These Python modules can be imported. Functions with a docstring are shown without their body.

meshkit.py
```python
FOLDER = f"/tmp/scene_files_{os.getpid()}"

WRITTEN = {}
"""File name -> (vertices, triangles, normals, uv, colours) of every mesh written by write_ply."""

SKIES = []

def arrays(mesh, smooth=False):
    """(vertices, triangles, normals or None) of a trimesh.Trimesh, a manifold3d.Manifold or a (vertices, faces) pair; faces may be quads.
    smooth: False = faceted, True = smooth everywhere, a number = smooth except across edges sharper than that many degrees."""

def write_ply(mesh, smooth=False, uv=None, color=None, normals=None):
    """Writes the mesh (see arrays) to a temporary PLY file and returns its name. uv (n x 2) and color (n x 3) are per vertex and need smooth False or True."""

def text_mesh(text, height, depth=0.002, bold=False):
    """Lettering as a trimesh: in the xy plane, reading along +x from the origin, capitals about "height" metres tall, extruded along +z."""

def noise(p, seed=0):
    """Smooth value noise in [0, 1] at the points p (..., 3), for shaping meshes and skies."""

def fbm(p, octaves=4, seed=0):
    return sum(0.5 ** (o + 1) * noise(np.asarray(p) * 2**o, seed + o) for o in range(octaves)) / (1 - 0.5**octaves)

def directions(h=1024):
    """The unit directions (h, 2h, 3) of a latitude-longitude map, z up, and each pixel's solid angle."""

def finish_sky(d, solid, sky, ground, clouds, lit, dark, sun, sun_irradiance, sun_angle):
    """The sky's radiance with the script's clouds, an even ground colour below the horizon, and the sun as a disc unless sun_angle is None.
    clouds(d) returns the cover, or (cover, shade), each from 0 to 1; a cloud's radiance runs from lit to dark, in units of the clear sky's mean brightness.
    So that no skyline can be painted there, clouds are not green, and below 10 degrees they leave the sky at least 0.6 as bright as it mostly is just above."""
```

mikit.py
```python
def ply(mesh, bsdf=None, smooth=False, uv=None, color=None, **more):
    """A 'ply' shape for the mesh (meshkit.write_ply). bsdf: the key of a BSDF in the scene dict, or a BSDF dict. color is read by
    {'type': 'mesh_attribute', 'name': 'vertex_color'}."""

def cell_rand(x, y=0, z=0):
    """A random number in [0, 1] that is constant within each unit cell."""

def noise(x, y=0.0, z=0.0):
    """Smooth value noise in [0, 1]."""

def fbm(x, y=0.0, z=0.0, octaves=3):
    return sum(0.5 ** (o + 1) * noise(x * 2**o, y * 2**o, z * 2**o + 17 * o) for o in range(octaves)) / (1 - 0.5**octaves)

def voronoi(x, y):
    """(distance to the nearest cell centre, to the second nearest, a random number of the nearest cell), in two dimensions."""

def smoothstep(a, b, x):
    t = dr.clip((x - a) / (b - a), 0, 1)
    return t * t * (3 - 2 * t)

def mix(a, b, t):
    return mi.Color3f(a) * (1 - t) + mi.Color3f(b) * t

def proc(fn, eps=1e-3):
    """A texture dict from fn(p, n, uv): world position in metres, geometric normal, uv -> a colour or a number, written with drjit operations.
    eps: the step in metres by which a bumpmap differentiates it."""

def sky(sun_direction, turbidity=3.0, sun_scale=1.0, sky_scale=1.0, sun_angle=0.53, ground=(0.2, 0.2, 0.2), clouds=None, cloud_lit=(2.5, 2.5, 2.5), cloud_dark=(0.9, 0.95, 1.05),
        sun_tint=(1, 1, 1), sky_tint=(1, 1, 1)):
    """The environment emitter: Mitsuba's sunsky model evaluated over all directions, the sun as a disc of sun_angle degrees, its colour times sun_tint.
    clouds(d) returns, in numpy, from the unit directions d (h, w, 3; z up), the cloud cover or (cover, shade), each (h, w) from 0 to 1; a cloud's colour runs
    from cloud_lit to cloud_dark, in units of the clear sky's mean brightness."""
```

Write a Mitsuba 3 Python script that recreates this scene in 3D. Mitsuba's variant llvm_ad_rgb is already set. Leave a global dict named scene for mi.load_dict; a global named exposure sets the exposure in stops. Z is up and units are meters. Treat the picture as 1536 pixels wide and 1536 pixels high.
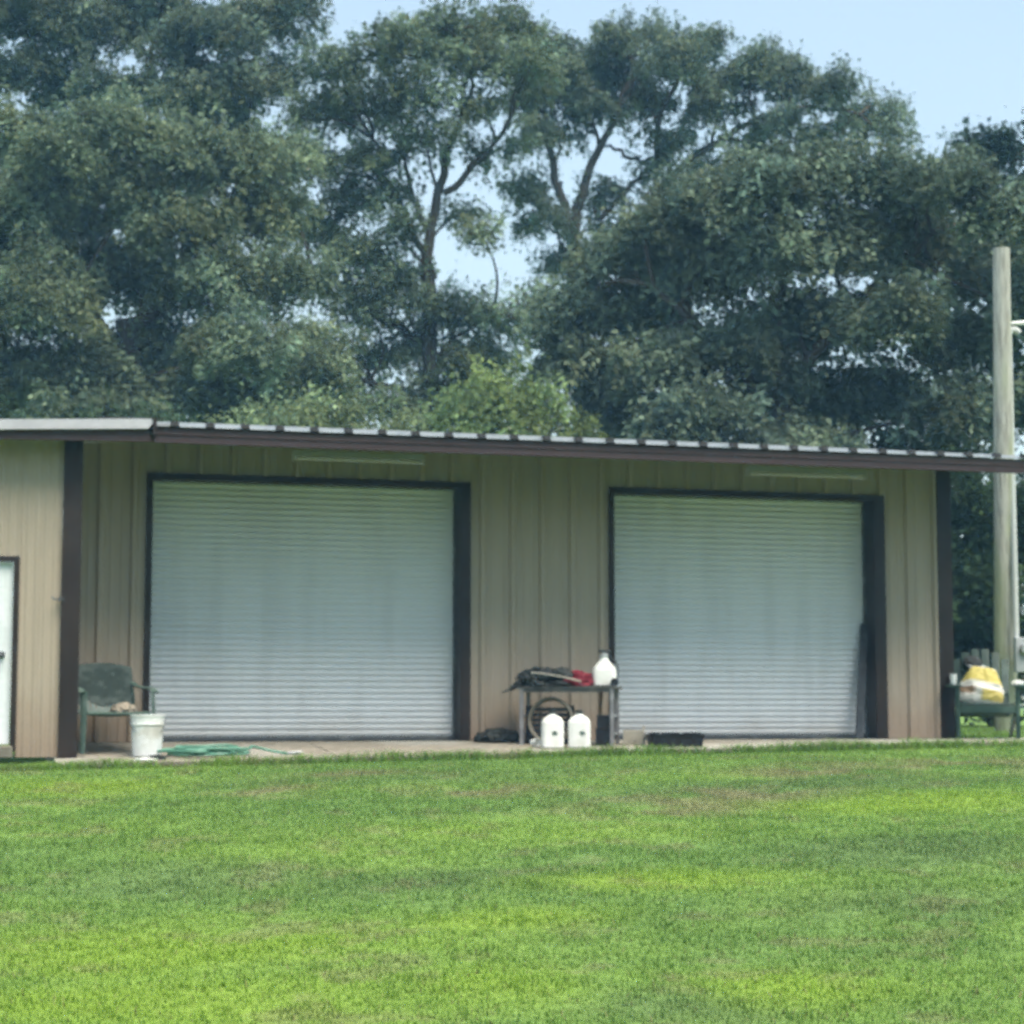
import math, random
import numpy as np, trimesh
import drjit as dr
import mitsuba as mi
import mikit, meshkit
from mikit import fbm, noise, mix, smoothstep
from shapely.geometry import Polygon

T = mi.ScalarTransform4f
scene, labels = {}, {}

# ---------------------------------------------------------------- camera, sky, exposure
FOCAL, CAM_D, CAM_Z = 3000.0 / 1536.0, 18.8, 0.335          # focal length in picture widths; metres from the facade; eye above the slab
ALPHA, PITCH = math.atan(0.285), math.atan(0.097)
CAM = np.array([0.0, -CAM_D, CAM_Z])
FWD = np.array([math.sin(ALPHA) * math.cos(PITCH), math.cos(ALPHA) * math.cos(PITCH), math.sin(PITCH)])
RIGHT = np.array([math.cos(ALPHA), -math.sin(ALPHA), 0.0])
UP = np.cross(RIGHT, FWD)
scene['camera'] = {'type': 'thinlens', 'aperture_radius': 0.0019, 'focus_distance': 2.0, 'fov': math.degrees(2 * math.atan(0.5 / FOCAL)), 'fov_axis': 'x', 'near_clip': 0.1, 'far_clip': 5000.0,
                   'to_world': T().look_at(origin=CAM.tolist(), target=(CAM + FWD).tolist(), up=[0, 0, 1])}


def veil(d):
    """A thin even summer haze high up, thicker towards the horizon."""
    e = np.clip(d[..., 2], 0, 1)
    n = meshkit.fbm(d * np.array([2.2, 2.2, 5.0]) + 3.1, 4, 5)
    return np.clip(0.40 + 0.55 * np.exp(-e / 0.15) + 0.25 * (n - 0.5), 0, 1), np.zeros_like(e)


scene['sky'] = mikit.sky([0.16, -0.48, 0.86], turbidity=4, sun_scale=0.52, sun_angle=38, sun_tint=(0.88, 0.97, 1.10), sky_scale=0.72, sky_tint=(0.88, 1.0, 1.06), clouds=veil, cloud_lit=(1.55, 1.82, 1.95),
                         ground=(0.09, 0.13, 0.06))
exposure = 3.05

# summer haze over the whole place
scene['air'] = {'type': 'homogeneous', 'albedo': {'type': 'rgb', 'value': [0.95, 0.96, 0.97]}, 'sigma_t': {'type': 'rgb', 'value': [0.00045, 0.00095, 0.00155]}}
scene['camera']['medium'] = {'type': 'ref', 'id': 'air'}
scene['haze'] = {'type': 'cube', 'to_world': T().translate([0, 0, 14]).scale([1600, 1600, 18]), 'bsdf': {'type': 'null'}, 'interior': {'type': 'ref', 'id': 'air'}}
labels['haze'] = {'kind': 'stuff', 'label': 'thin pale summer haze over the whole yard', 'category': 'haze'}

# ---------------------------------------------------------------- helpers


def add(key, shape):
    k, n = key, 0
    while k in scene:
        n += 1
        k = f'{key}_{n:03d}'
    scene[k] = shape
    return k


def free(name):
    """The next free key of a thing whose parts follow."""
    k, n = name, 0
    while k in labels or k in scene or any(s.startswith(k + '__') for s in scene):
        n += 1
        k = f'{name}_{n:03d}'
    return k


def thing(name, label, cat, group=None):
    k = free(name)
    labels[k] = {'label': label, 'category': cat}
    if group:
        labels[k]['group'] = group
    return k


def structure(name, shape):
    scene[name] = shape
    labels[name] = {'kind': 'structure'}


def box(x0, x1, y0, y1, z0, z1, bevel=0.0):
    m = trimesh.creation.box(bounds=[[x0, y0, z0], [x1, y1, z1]])
    if bevel > 0:
        import manifold3d as m3
        s = m3.Manifold.sphere(bevel, 8)
        pts = [s.translate([x, y, z]) for x in (x0 + bevel, x1 - bevel) for y in (y0 + bevel, y1 - bevel) for z in (z0 + bevel, z1 - bevel)]
        mm = m3.Manifold.batch_hull(pts).to_mesh()
        m = trimesh.Trimesh(mm.vert_properties[:, :3], mm.tri_verts)
    return m


def cat(*ms):
    return trimesh.util.concatenate(list(ms))


def move(m, t=(0, 0, 0), rz=0.0, rx=0.0, ry=0.0, s=1.0):
    m = m.copy()
    if s != 1.0:
        m.apply_scale(s)
    for a, ax in ((rx, [1, 0, 0]), (ry, [0, 1, 0]), (rz, [0, 0, 1])):
        if a:
            m.apply_transform(trimesh.transformations.rotation_matrix(a, ax))
    m.apply_translation(t)
    return m


def tube(points, radii, sides=8, caps=True):
    p = np.asarray(points, float)
    r = np.broadcast_to(np.asarray(radii, float), (len(p),))
    t = np.gradient(p, axis=0)
    t /= np.linalg.norm(t, axis=1, keepdims=True) + 1e-12
    ref = np.array([0, 0, 1.0]) if abs(t[:, 2]).mean() < 0.8 else np.array([1.0, 0, 0])
    a = np.cross(t, ref)
    a /= np.linalg.norm(a, axis=1, keepdims=True) + 1e-12
    b = np.cross(t, a)
    ang = np.arange(sides) * 2 * np.pi / sides
    v = (p[:, None] + r[:, None, None] * (np.cos(ang)[None, :, None] * a[:, None] + np.sin(ang)[None, :, None] * b[:, None])).reshape(-1, 3)
    i, j = np.meshgrid(np.arange(len(p) - 1), np.arange(sides), indexing='ij')
    q = np.stack([i * sides + j, i * sides + (j + 1) % sides, (i + 1) * sides + (j + 1) % sides, (i + 1) * sides + j], -1).reshape(-1, 4)
    f = np.vstack([q[:, [0, 2, 1]], q[:, [0, 3, 2]]])
    if caps:
        n = len(v)
        v = np.vstack([v, p[0], p[-1]])
        k = np.arange(sides)
        l = (len(p) - 1) * sides
        f = np.vstack([f, np.stack([k, (k + 1) % sides, k * 0 + n], 1), np.stack([l + (k + 1) % sides, l + k, k * 0 + n + 1], 1)])
    return trimesh.Trimesh(v, f, process=False)


def curve(points, n=12):
    """A smooth curve through the points."""
    from scipy.interpolate import CubicSpline
    p = np.asarray(points, float)
    t = np.r_[0, np.cumsum(np.linalg.norm(np.diff(p, axis=0), axis=1))]
    return CubicSpline(t, p)(np.linspace(0, t[-1], n))


def lathe(profile, sections=28):
    return trimesh.creation.revolve(np.asarray(profile, float), sections=sections)


def extrude_x(profile, x0, x1):
    """A closed profile of (y, z) points extruded along x."""
    m = trimesh.creation.extrude_polygon(Polygon(profile), x1 - x0)
    v = np.array(m.vertices)
    return trimesh.Trimesh(np.stack([v[:, 2] + x0, v[:, 0], v[:, 1]], 1), m.faces, process=False)


def hull(points):
    return trimesh.convex.convex_hull(np.asarray(points, float))


def lump(sx, sy, sz, seed, sub=4, rough=0.35, freq=3.0, flat=True):
    """A crumpled heap (cloth, sheeting) resting on z = 0."""
    m = trimesh.creation.icosphere(subdivisions=sub)
    v = np.array(m.vertices)
    n = meshkit.fbm(v * freq + seed * 7.3, 4, seed) - 0.5
    ridge = np.abs(meshkit.fbm(v * freq * 1.7 + seed * 3.1, 3, seed + 5) - 0.5)
    v = v * (1 + rough * 2 * n - rough * 1.6 * ridge)[:, None]
    v *= [sx, sy, sz]
    if flat:
        v[:, 2] = np.where(v[:, 2] < -0.2 * sz, -0.2 * sz + 0.08 * (v[:, 2] + 0.2 * sz), v[:, 2])
        v[:, 2] -= v[:, 2].min()
    return trimesh.Trimesh(v, m.faces, process=False)


# ---------------------------------------------------------------- the lie of the land


def edge_z(x):
    """Height of the apron's front edge: the ground falls away to the left."""
    return np.clip(-0.125 + 0.0165 * (np.asarray(x, float) - 1.8), -0.20, 0.0) - 0.012


APRON_Y = -1.62


def apron_z(x, y):
    t = np.clip(np.asarray(y, float) / APRON_Y, 0, 1)
    return edge_z(x) * t


def lawn_z(x, y):
    x, y = np.broadcast_arrays(np.asarray(x, float), np.asarray(y, float))
    d = np.maximum(APRON_Y - y, 0)
    base = edge_z(x) - 0.035 - 0.055 * np.minimum(d, 1.5) - 0.0705 * np.clip(d - 1.5, 0, 40)
    p = np.stack([x * 0.35, y * 0.35, x * 0], -1)
    q = np.stack([x * 1.5, y * 1.5, x * 0 + 4], -1)
    amp = np.clip(d / 2.0, 0, 1)
    z = base + amp * (0.16 * (meshkit.fbm(p, 3, 11) - 0.5) + 0.035 * (meshkit.fbm(q, 2, 12) - 0.5))
    behind = np.clip((y - APRON_Y) / 3.0, 0, 1)
    return z + behind * (0.02 + 0.06 * (meshkit.fbm(p, 3, 13) - 0.5))


# ---------------------------------------------------------------- materials


def rgb(*c):
    return {'type': 'rgb', 'value': list(c)}


def principled(color, rough=0.5, metal=0.0, **kw):
    return {'type': 'twosided', 'bsdf': {'type': 'principled', 'base_color': color if isinstance(color, dict) else rgb(*color), 'roughness': rough, 'metallic': metal, **kw}}


def wear(a, b, scale=3.0, lo=0.45, hi=0.75, oct=4, stretch=(1, 1, 1)):
    def fn(p, n, uv):
        t = smoothstep(lo, hi, fbm(p.x * scale * stretch[0], p.y * scale * stretch[1], p.z * scale * stretch[2], oct))
        g = 0.93 + 0.14 * noise(p.x * 37, p.y * 37, p.z * 37)
        return mix(a, b, t) * g
    return mikit.proc(fn)


def wall_colour(p, n, uv):
    streak = fbm(p.x * 9, p.y * 9, p.z * 0.7, 4)
    dirt = smoothstep(0.55, 0.0, p.z + 0.35 * (fbm(p.x * 3, p.y * 3, p.z * 3, 3) - 0.5))
    c = mix((0.392, 0.334, 0.264), (0.340, 0.288, 0.225), 0.5 * smoothstep(0.35, 0.7, streak))
    return mix(c, (0.30, 0.225, 0.165), 0.75 * dirt)


def slat_colour(p, n, uv):
    streak = smoothstep(0.42, 0.75, fbm(p.x * 6, p.z * 0.8, 3.0, 4))
    dirt = smoothstep(0.30, 0.0, p.z + 0.2 * (fbm(p.x * 2.5, p.z * 4, 1.0, 3) - 0.5))
    c = mix((0.66, 0.705, 0.735), (0.61, 0.65, 0.675), streak)
    return mix(c, (0.48, 0.46, 0.42), 0.5 * dirt)


def concrete_colour(p, n, uv):
    a = fbm(p.x * 1.1, p.y * 1.6, 0.0, 5)
    b = fbm(p.x * 11, p.y * 11, 2.0, 4)
    c = mix((0.270, 0.260, 0.225), (0.205, 0.185, 0.150), smoothstep(0.35, 0.65, a))
    return c * (0.72 + 0.5 * b)


def pole_colour(p, n, uv):
    grain = fbm(p.x * 60, p.y * 60, p.z * 1.6, 4)
    moss = smoothstep(0.45, 0.7, fbm(p.x * 7, p.y * 7, p.z * 0.7 + 9, 4))
    c = mix((0.47, 0.47, 0.42), (0.25, 0.245, 0.21), smoothstep(0.35, 0.7, grain))
    return mix(c, (0.31, 0.36, 0.22), 0.7 * moss)


def spot(p, x, y, sx, sy, r=0.0):
    c, s = math.cos(r), math.sin(r)
    dx, dy = p.x - x, p.y - y
    u, v = (c * dx + s * dy) / sx, (c * dy - s * dx) / sy
    w = 0.7 * (fbm(p.x * 1.3 + 5, p.y * 1.3, 2.0, 4) - 0.5)
    return smoothstep(1.6, 0.1, dr.sqrt(u * u + v * v) + 1.5 * w)


THATCH = [(2.4, -4.1, 0.42, 0.5), (4.7, -5.8, 0.75, 0.75), (3.9, -4.3, 0.9, 0.5), (7.0, -3.7, 1.0, 0.5), (8.3, -3.0, 1.3, 0.5), (5.6, -4.9, 0.9, 0.5), (3.2, -2.7, 0.6, 0.3)]
LUSH = [(6.9, -5.8, 1.3, 0.55), (3.7, -8.6, 0.75, 0.33), (1.1, -9.7, 1.2, 0.75), (0.9, -10.9, 1.3, 0.6), (2.1, -10.9, 0.55, 0.5), (1.0, -3.0, 0.8, 0.6), (2.6, -9.5, 0.6, 0.3), (3.3, -11.3, 0.4, 0.4)]
BRIGHT = [(2.4, -6.6, 1.4, 0.7), (1.1, -5.6, 0.9, 0.6), (4.3, -6.8, 1.0, 0.5)]
DULL = [(1.4, -7.8, 0.9, 0.6), (2.5, -8.3, 0.8, 0.5), (5.6, -8.1, 0.9, 0.7), (2.7, -11.6, 0.4, 0.4), (3.6, -3.2, 2.6, 0.5), (6.5, -4.4, 1.6, 0.5), (4.7, -9.6, 0.7, 0.5)]


def turf(p):
    """Colour of the lawn at a place: lush, dull and thatchy patches."""
    a = fbm(p.x * 0.55, p.y * 0.8, 7.0, 5)
    b = fbm(p.x * 2.3, p.y * 3.0, 1.0, 4)
    c = mix((0.180, 0.310, 0.086), (0.245, 0.395, 0.095), smoothstep(0.34, 0.66, 0.65 * a + 0.35 * b))
    lush, dull, dry = mi.Float(0), mi.Float(0), mi.Float(0)
    for s in LUSH:
        lush = dr.maximum(lush, spot(p, *s))
    for s in DULL:
        dull = dr.maximum(dull, spot(p, *s))
    for s in THATCH:
        dry = dr.maximum(dry, spot(p, *s))
    for s in BRIGHT:
        lush = dr.maximum(lush, 0.35 * spot(p, *s))
    c = mix(c, (0.150, 0.235, 0.098), 0.6 * dull)
    c = mix(c, (0.290, 0.440, 0.066), 0.75 * lush)
    dry = dr.maximum(0.75 * dry * smoothstep(0.3, 0.6, b), 0.35 * smoothstep(0.60, 0.74, fbm(p.x * 3.1, p.y * 3.1, 4.0, 4)))
    return mix(c, (0.275, 0.245, 0.150), dry)


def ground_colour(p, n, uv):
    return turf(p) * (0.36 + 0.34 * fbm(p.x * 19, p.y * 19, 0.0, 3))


def blade_colour(p, n, uv):
    c = turf(p)
    c = mix(c, (0.24, 0.21, 0.12), smoothstep(0.93, 0.98, uv.x) * 0.7)
    return c * (0.92 + 0.16 * noise(uv.x * 53.0)) * (0.90 + 0.16 * uv.y)


def scatter_colour(a, b, c=None):
    def fn(p, n, uv):
        col = mix(a, b, fbm(p.x * 13, p.y * 13, p.z * 13, 4))
        return col
    return mikit.proc(fn)


VC = {'type': 'mesh_attribute', 'name': 'vertex_color'}
scene['wall_paint'] = principled(mikit.proc(wall_colour), 0.5, specular=0.25)
scene['trim_paint'] = principled(wear((0.022, 0.015, 0.013), (0.034, 0.023, 0.019), 2.0), 0.45, specular=0.35)
scene['fascia_paint'] = principled(wear((0.050, 0.032, 0.034), (0.072, 0.046, 0.046), 1.6, stretch=(0.4, 1, 6)), 0.5, specular=0.35)
scene['roof_metal'] = principled(wear((0.44, 0.46, 0.46), (0.33, 0.35, 0.35), 2.8), 0.4, 0.3)
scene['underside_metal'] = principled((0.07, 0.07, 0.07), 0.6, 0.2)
scene['white_metal'] = principled(wear((0.46, 0.46, 0.50), (0.38, 0.38, 0.42), 1.6), 0.45)
scene['rib_shade'] = principled((0.045, 0.045, 0.05), 0.9)  # dark colour drawing the shade inside the roof rib ends
scene['slat_paint'] = principled(mikit.proc(slat_colour), 0.45, specular=0.3)
scene['door_paint'] = principled(wear((0.78, 0.82, 0.85), (0.70, 0.74, 0.77), 2.5), 0.4)
scene['rubber'] = principled((0.035, 0.035, 0.037), 0.8)
scene['concrete'] = principled(mikit.proc(concrete_colour), 0.9, specular=0.2)
scene['concrete_block'] = principled(wear((0.34, 0.32, 0.26), (0.22, 0.21, 0.17), 14), 0.9, specular=0.2)
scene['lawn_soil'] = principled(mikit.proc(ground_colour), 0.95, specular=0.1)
scene['grass_blade'] = {'type': 'principledthin', 'base_color': mikit.proc(blade_colour), 'roughness': 0.55, 'diff_trans': 0.7, 'spec_trans': 0.0, 'eta': 1.3}
scene['leaf'] = {'type': 'principledthin', 'base_color': VC, 'roughness': 0.34, 'diff_trans': 0.75, 'spec_trans': 0.0, 'eta': 1.5}
scene['bark'] = principled(scatter_colour((0.05, 0.045, 0.038), (0.11, 0.10, 0.085)), 0.9, specular=0.1)
scene['pole_wood'] = principled(mikit.proc(pole_colour), 0.9, specular=0.15)
scene['galvanised'] = principled(wear((0.42, 0.44, 0.45), (0.30, 0.31, 0.32), 6), 0.45, 0.5)
scene['pale_pipe'] = principled((0.50, 0.53, 0.52), 0.5)
scene['green_plastic'] = principled(wear((0.022, 0.052, 0.040), (0.060, 0.105, 0.085), 7), 0.33, specular=0.5)
scene['faded_plastic'] = principled(wear((0.075, 0.118, 0.100), (0.15, 0.20, 0.18), 9), 0.36, specular=0.5)
scene['white_plastic'] = principled(wear((0.82, 0.83, 0.80), (0.70, 0.71, 0.66), 9), 0.35, specular=0.5)
scene['bucket_plastic'] = principled(wear((0.78, 0.80, 0.79), (0.52, 0.51, 0.46), 8, 0.42, 0.68), 0.4, specular=0.5)
scene['dark_cap'] = principled((0.03, 0.035, 0.035), 0.5)
scene['logo_ink'] = principled((0.045, 0.085, 0.065), 0.6)
scene['black_plastic'] = principled(wear((0.010, 0.012, 0.018), (0.022, 0.024, 0.030), 9), 0.45)
scene['black_sheet'] = principled(wear((0.016, 0.021, 0.022), (0.055, 0.064, 0.062), 10), 0.5)
scene['red_cloth'] = principled(wear((0.20, 0.020, 0.035), (0.34, 0.055, 0.075), 16), 0.9, sheen=0.4)
scene['tan_cloth'] = principled(wear((0.32, 0.28, 0.22), (0.13, 0.11, 0.09), 15), 0.95)
scene['dark_cloth'] = principled(wear((0.035, 0.040, 0.040), (0.075, 0.075, 0.070), 18), 0.95)
scene['drape_cloth'] = principled(wear((0.030, 0.046, 0.042), (0.075, 0.098, 0.090), 13, 0.4, 0.65), 0.9)
scene['steel_frame'] = principled(wear((0.23, 0.23, 0.24), (0.34, 0.34, 0.35), 12), 0.5, 0.4)
scene['table_board'] = principled(wear((0.055, 0.060, 0.058), (0.11, 0.11, 0.10), 9), 0.75)
scene['stick_wood'] = principled(wear((0.27, 0.18, 0.10), (0.17, 0.11, 0.06), 20), 0.85)
scene['pale_wood'] = principled(wear((0.34, 0.32, 0.28), (0.22, 0.21, 0.18), 20), 0.85)
scene['tan_rubber'] = principled((0.15, 0.14, 0.11), 0.6)
scene['hose_rubber'] = principled(wear((0.085, 0.24, 0.165), (0.20, 0.38, 0.29), 6), 0.38, specular=0.5)
scene['soil'] = principled((0.04, 0.03, 0.022), 1.0)
scene['grey_steel'] = principled(wear((0.10, 0.11, 0.12), (0.18, 0.19, 0.19), 8), 0.5, 0.4)
scene['dark_steel'] = principled(wear((0.035, 0.040, 0.048), (0.07, 0.075, 0.08), 8), 0.5, 0.2)
scene['meter_grey'] = principled(wear((0.40, 0.43, 0.45), (0.33, 0.36, 0.38), 8), 0.5)
scene['lamp_white'] = principled((0.44, 0.43, 0.45), 0.55)


def sack_colour(p, n, uv):
    v = uv.y + 0.05 * (fbm(p.x * 8, p.y * 8, p.z * 8, 3) - 0.5)
    c = mix((0.75, 0.74, 0.68), (0.62, 0.52, 0.13), smoothstep(0.48, 0.54, v) * (1 - smoothstep(0.92, 0.97, v)))
    c = mix(c, (0.60, 0.50, 0.14), smoothstep(0.06, 0.10, v) * (1 - smoothstep(0.30, 0.34, v)) * smoothstep(0.45, 0.55, uv.x))
    return mix(c, (0.22, 0.15, 0.09), smoothstep(0.16, 0.2, v) * (1 - smoothstep(0.34, 0.38, v)) * (1 - smoothstep(0.28, 0.42, uv.x)))


scene['sack_print'] = principled(mikit.proc(sack_colour), 0.5)

# ---------------------------------------------------------------- ground


def grid(xs, ys, zf):
    X, Y = np.meshgrid(xs, ys, indexing='ij')
    v = np.stack([X, Y, zf(X, Y)], -1).reshape(-1, 3)
    i, j = np.meshgrid(np.arange(len(xs) - 1), np.arange(len(ys) - 1), indexing='ij')
    a = i * len(ys) + j
    q = np.stack([a, a + len(ys), a + len(ys) + 1, a + 1], -1).reshape(-1, 4)
    return trimesh.Trimesh(v, np.vstack([q[:, [0, 1, 2]], q[:, [0, 2, 3]]]), process=False)


far = [30, 45, 70, 120, 250, 600, 1500]
xs = np.r_[[-x for x in far[::-1]], np.arange(-14, 26.1, 0.35), far]
ys = np.r_[[-1500, -600, -250, -120, -70, -40, -28], np.arange(-22, -0.7, 0.3), np.arange(-0.6, 24, 0.9), [30, 45, 70, 120, 250, 600, 1500]]
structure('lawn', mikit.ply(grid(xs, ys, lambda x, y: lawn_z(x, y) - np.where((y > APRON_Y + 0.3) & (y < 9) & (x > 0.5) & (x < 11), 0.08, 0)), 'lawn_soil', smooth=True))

# the apron: one cast slab in bays, each with its own worn front edge
ax = [0.95, 3.35, 5.75, 8.15, 10.55, 12.9]
for i in range(len(ax) - 1):
    x0, x1 = ax[i] + 0.006, ax[i + 1] - 0.006
    gx, gy = np.linspace(x0, x1, 40), np.linspace(0.30, APRON_Y, 30)
    X, Y = np.meshgrid(gx, gy, indexing='ij')
    nib = 0.14 * (meshkit.fbm(np.stack([X * 2.1, X * 0, X * 0], -1), 4, 21) - 0.5)
    Yf = np.where(Y < -0.8, Y + nib * (Y + 0.8) / (APRON_Y + 0.8), Y)
    top = np.stack([X, Yf, apron_z(X, np.minimum(Y, 0)) + 0.004 * (meshkit.fbm(np.stack([X * 5, Y * 5, X * 0], -1), 3, 22) - 0.5)], -1)
    v = np.concatenate([top.reshape(-1, 3), (top - [0, 0, 0.16]).reshape(-1, 3)])
    m, n = X.shape
    a, b = np.meshgrid(np.arange(m - 1), np.arange(n - 1), indexing='ij')
    k = (a * n + b).ravel()
    q = [np.stack([k, k + 1, k + n + 1, k + n], 1)]
    rim = np.r_[np.arange(n), np.arange(1, m) * n + n - 1, (m - 1) * n + np.arange(n - 2, -1, -1), np.arange(m - 2, -1, -1) * n]
    q.append(np.stack([rim[:-1], rim[:-1] + m * n, rim[1:] + m * n, rim[1:]], 1))
    q = np.vstack(q)
    mesh = trimesh.Trimesh(v, np.vstack([q[:, [0, 1, 2]], q[:, [0, 2, 3]]]), process=False)
    trimesh.repair.fix_normals(mesh)
    add('concrete_apron__bay', mikit.ply(mesh, 'concrete', smooth=35))
labels['concrete_apron'] = {'kind': 'structure'}

# ---------------------------------------------------------------- the building
G = thing('metal_garage', 'long low tan metal garage with brown trim, two white roll-up doors and a deep eave', 'garage')
WALL_TOP = 2.86


def sheet(x0, x1, z0, z1, y, pitch, high, top, base, minor=0.0, phase=0.0, t=0.0008, back=0.012):
    """A ribbed wall sheet facing -y: trapezoid ribs at fixed places along the wall."""
    prof = [(x0, 0.0)]
    k = math.floor((x0 - phase) / pitch)
    while phase + k * pitch < x1 + pitch:
        c = phase + k * pitch
        for dx, h in ((-base / 2, 0), (-top / 2, high), (top / 2, high), (base / 2, 0)):
            prof.append((c + dx, h))
        if minor > 0:
            for mid in (pitch / 3, 2 * pitch / 3):
                for dx, h in ((-0.022, 0), (-0.010, minor), (0.010, minor), (0.022, 0)):
                    prof.append((c + mid + dx, h))
        k += 1
    P = np.array(prof)
    P = P[np.argsort(P[:, 0], kind='stable')]
    inside = (P[:, 0] > x0 + 1e-4) & (P[:, 0] < x1 - 1e-4)
    hx = lambda x: float(np.interp(x, P[:, 0], P[:, 1]))
    P = np.vstack([[x0, hx(x0)], P[inside], [x1, hx(x1)]])
    poly = Polygon([*(tuple((px, y - ph)) for px, ph in P), (x1, y + back), (x0, y + back)]).buffer(0)
    m = trimesh.creation.extrude_polygon(poly, z1 - z0)
    m.apply_translation([0, 0, z0])
    return m


def wall_run(x0, x1, z0, z1, y=0.0, pitch=0.305, phase=0.175, **kw):
    width = 3 * pitch
    cuts = [x0] + [c for c in np.arange(math.floor(x0), x1 + 2, width) + 0.12 if x0 + 0.12 < c < x1 - 0.12] + [x1]
    for i, (a, b) in enumerate(zip(cuts[:-1], cuts[1:])):
        lap = 0.012 if b < x1 else 0.0                       # each sheet laps the next
        add(f'{G}__wall_panel', mikit.ply(sheet(a, b + lap, z0, z1, y - 0.0022 * (i % 2), pitch, phase=phase, **kw), 'wall_paint'))


D1, D2 = (1.857, 4.84), (6.40, 9.237)
REC, HEAD = 0.22, 2.45
R_PANEL = dict(high=0.036, top=0.034, base=0.078, minor=0.005)
for a, b in ((1.131, D1[0] - 0.05), (D1[1] + 0.09, D2[0] - 0.045), (D2[1] + 0.12, 9.96)):
    wall_run(a, b, 0.004, WALL_TOP, **R_PANEL)
for (a, b), l, r in ((D1, 0.05, 0.09), (D2, 0.045, 0.12)):
    wall_run(a - l, b + r, HEAD + 0.055, WALL_TOP, **R_PANEL)
# end walls and the back (out of the picture)
side = lambda x: box(x - 0.03, x + 0.03, 0.02, 9.5, -0.2, 2.72)
add(f'{G}__end_wall', mikit.ply(side(10.06), 'wall_paint'))
add(f'{G}__back_wall', mikit.ply(box(1.2, 10.0, 9.5, 9.56, -0.2, 2.7), 'wall_paint'))
# brown trim at the corners
for x0, x1, y, z0, z1 in ((0.985, 1.145, -1.15, -0.17, 2.66), (9.955, 10.115, 0.0, -0.02, 2.80)):
    add(f'{G}__corner_trim', mikit.ply(cat(box(x0, x1, y - 0.045, y - 0.036, z0, z1), box(x1 - 0.009, x1, y - 0.0355, y + 0.11, z0, z1), box(x0, x0 + 0.02, y - 0.0355, y - 0.02, z0, z1)), 'trim_paint'))
lab = f'{G}__corner_trim'
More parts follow.
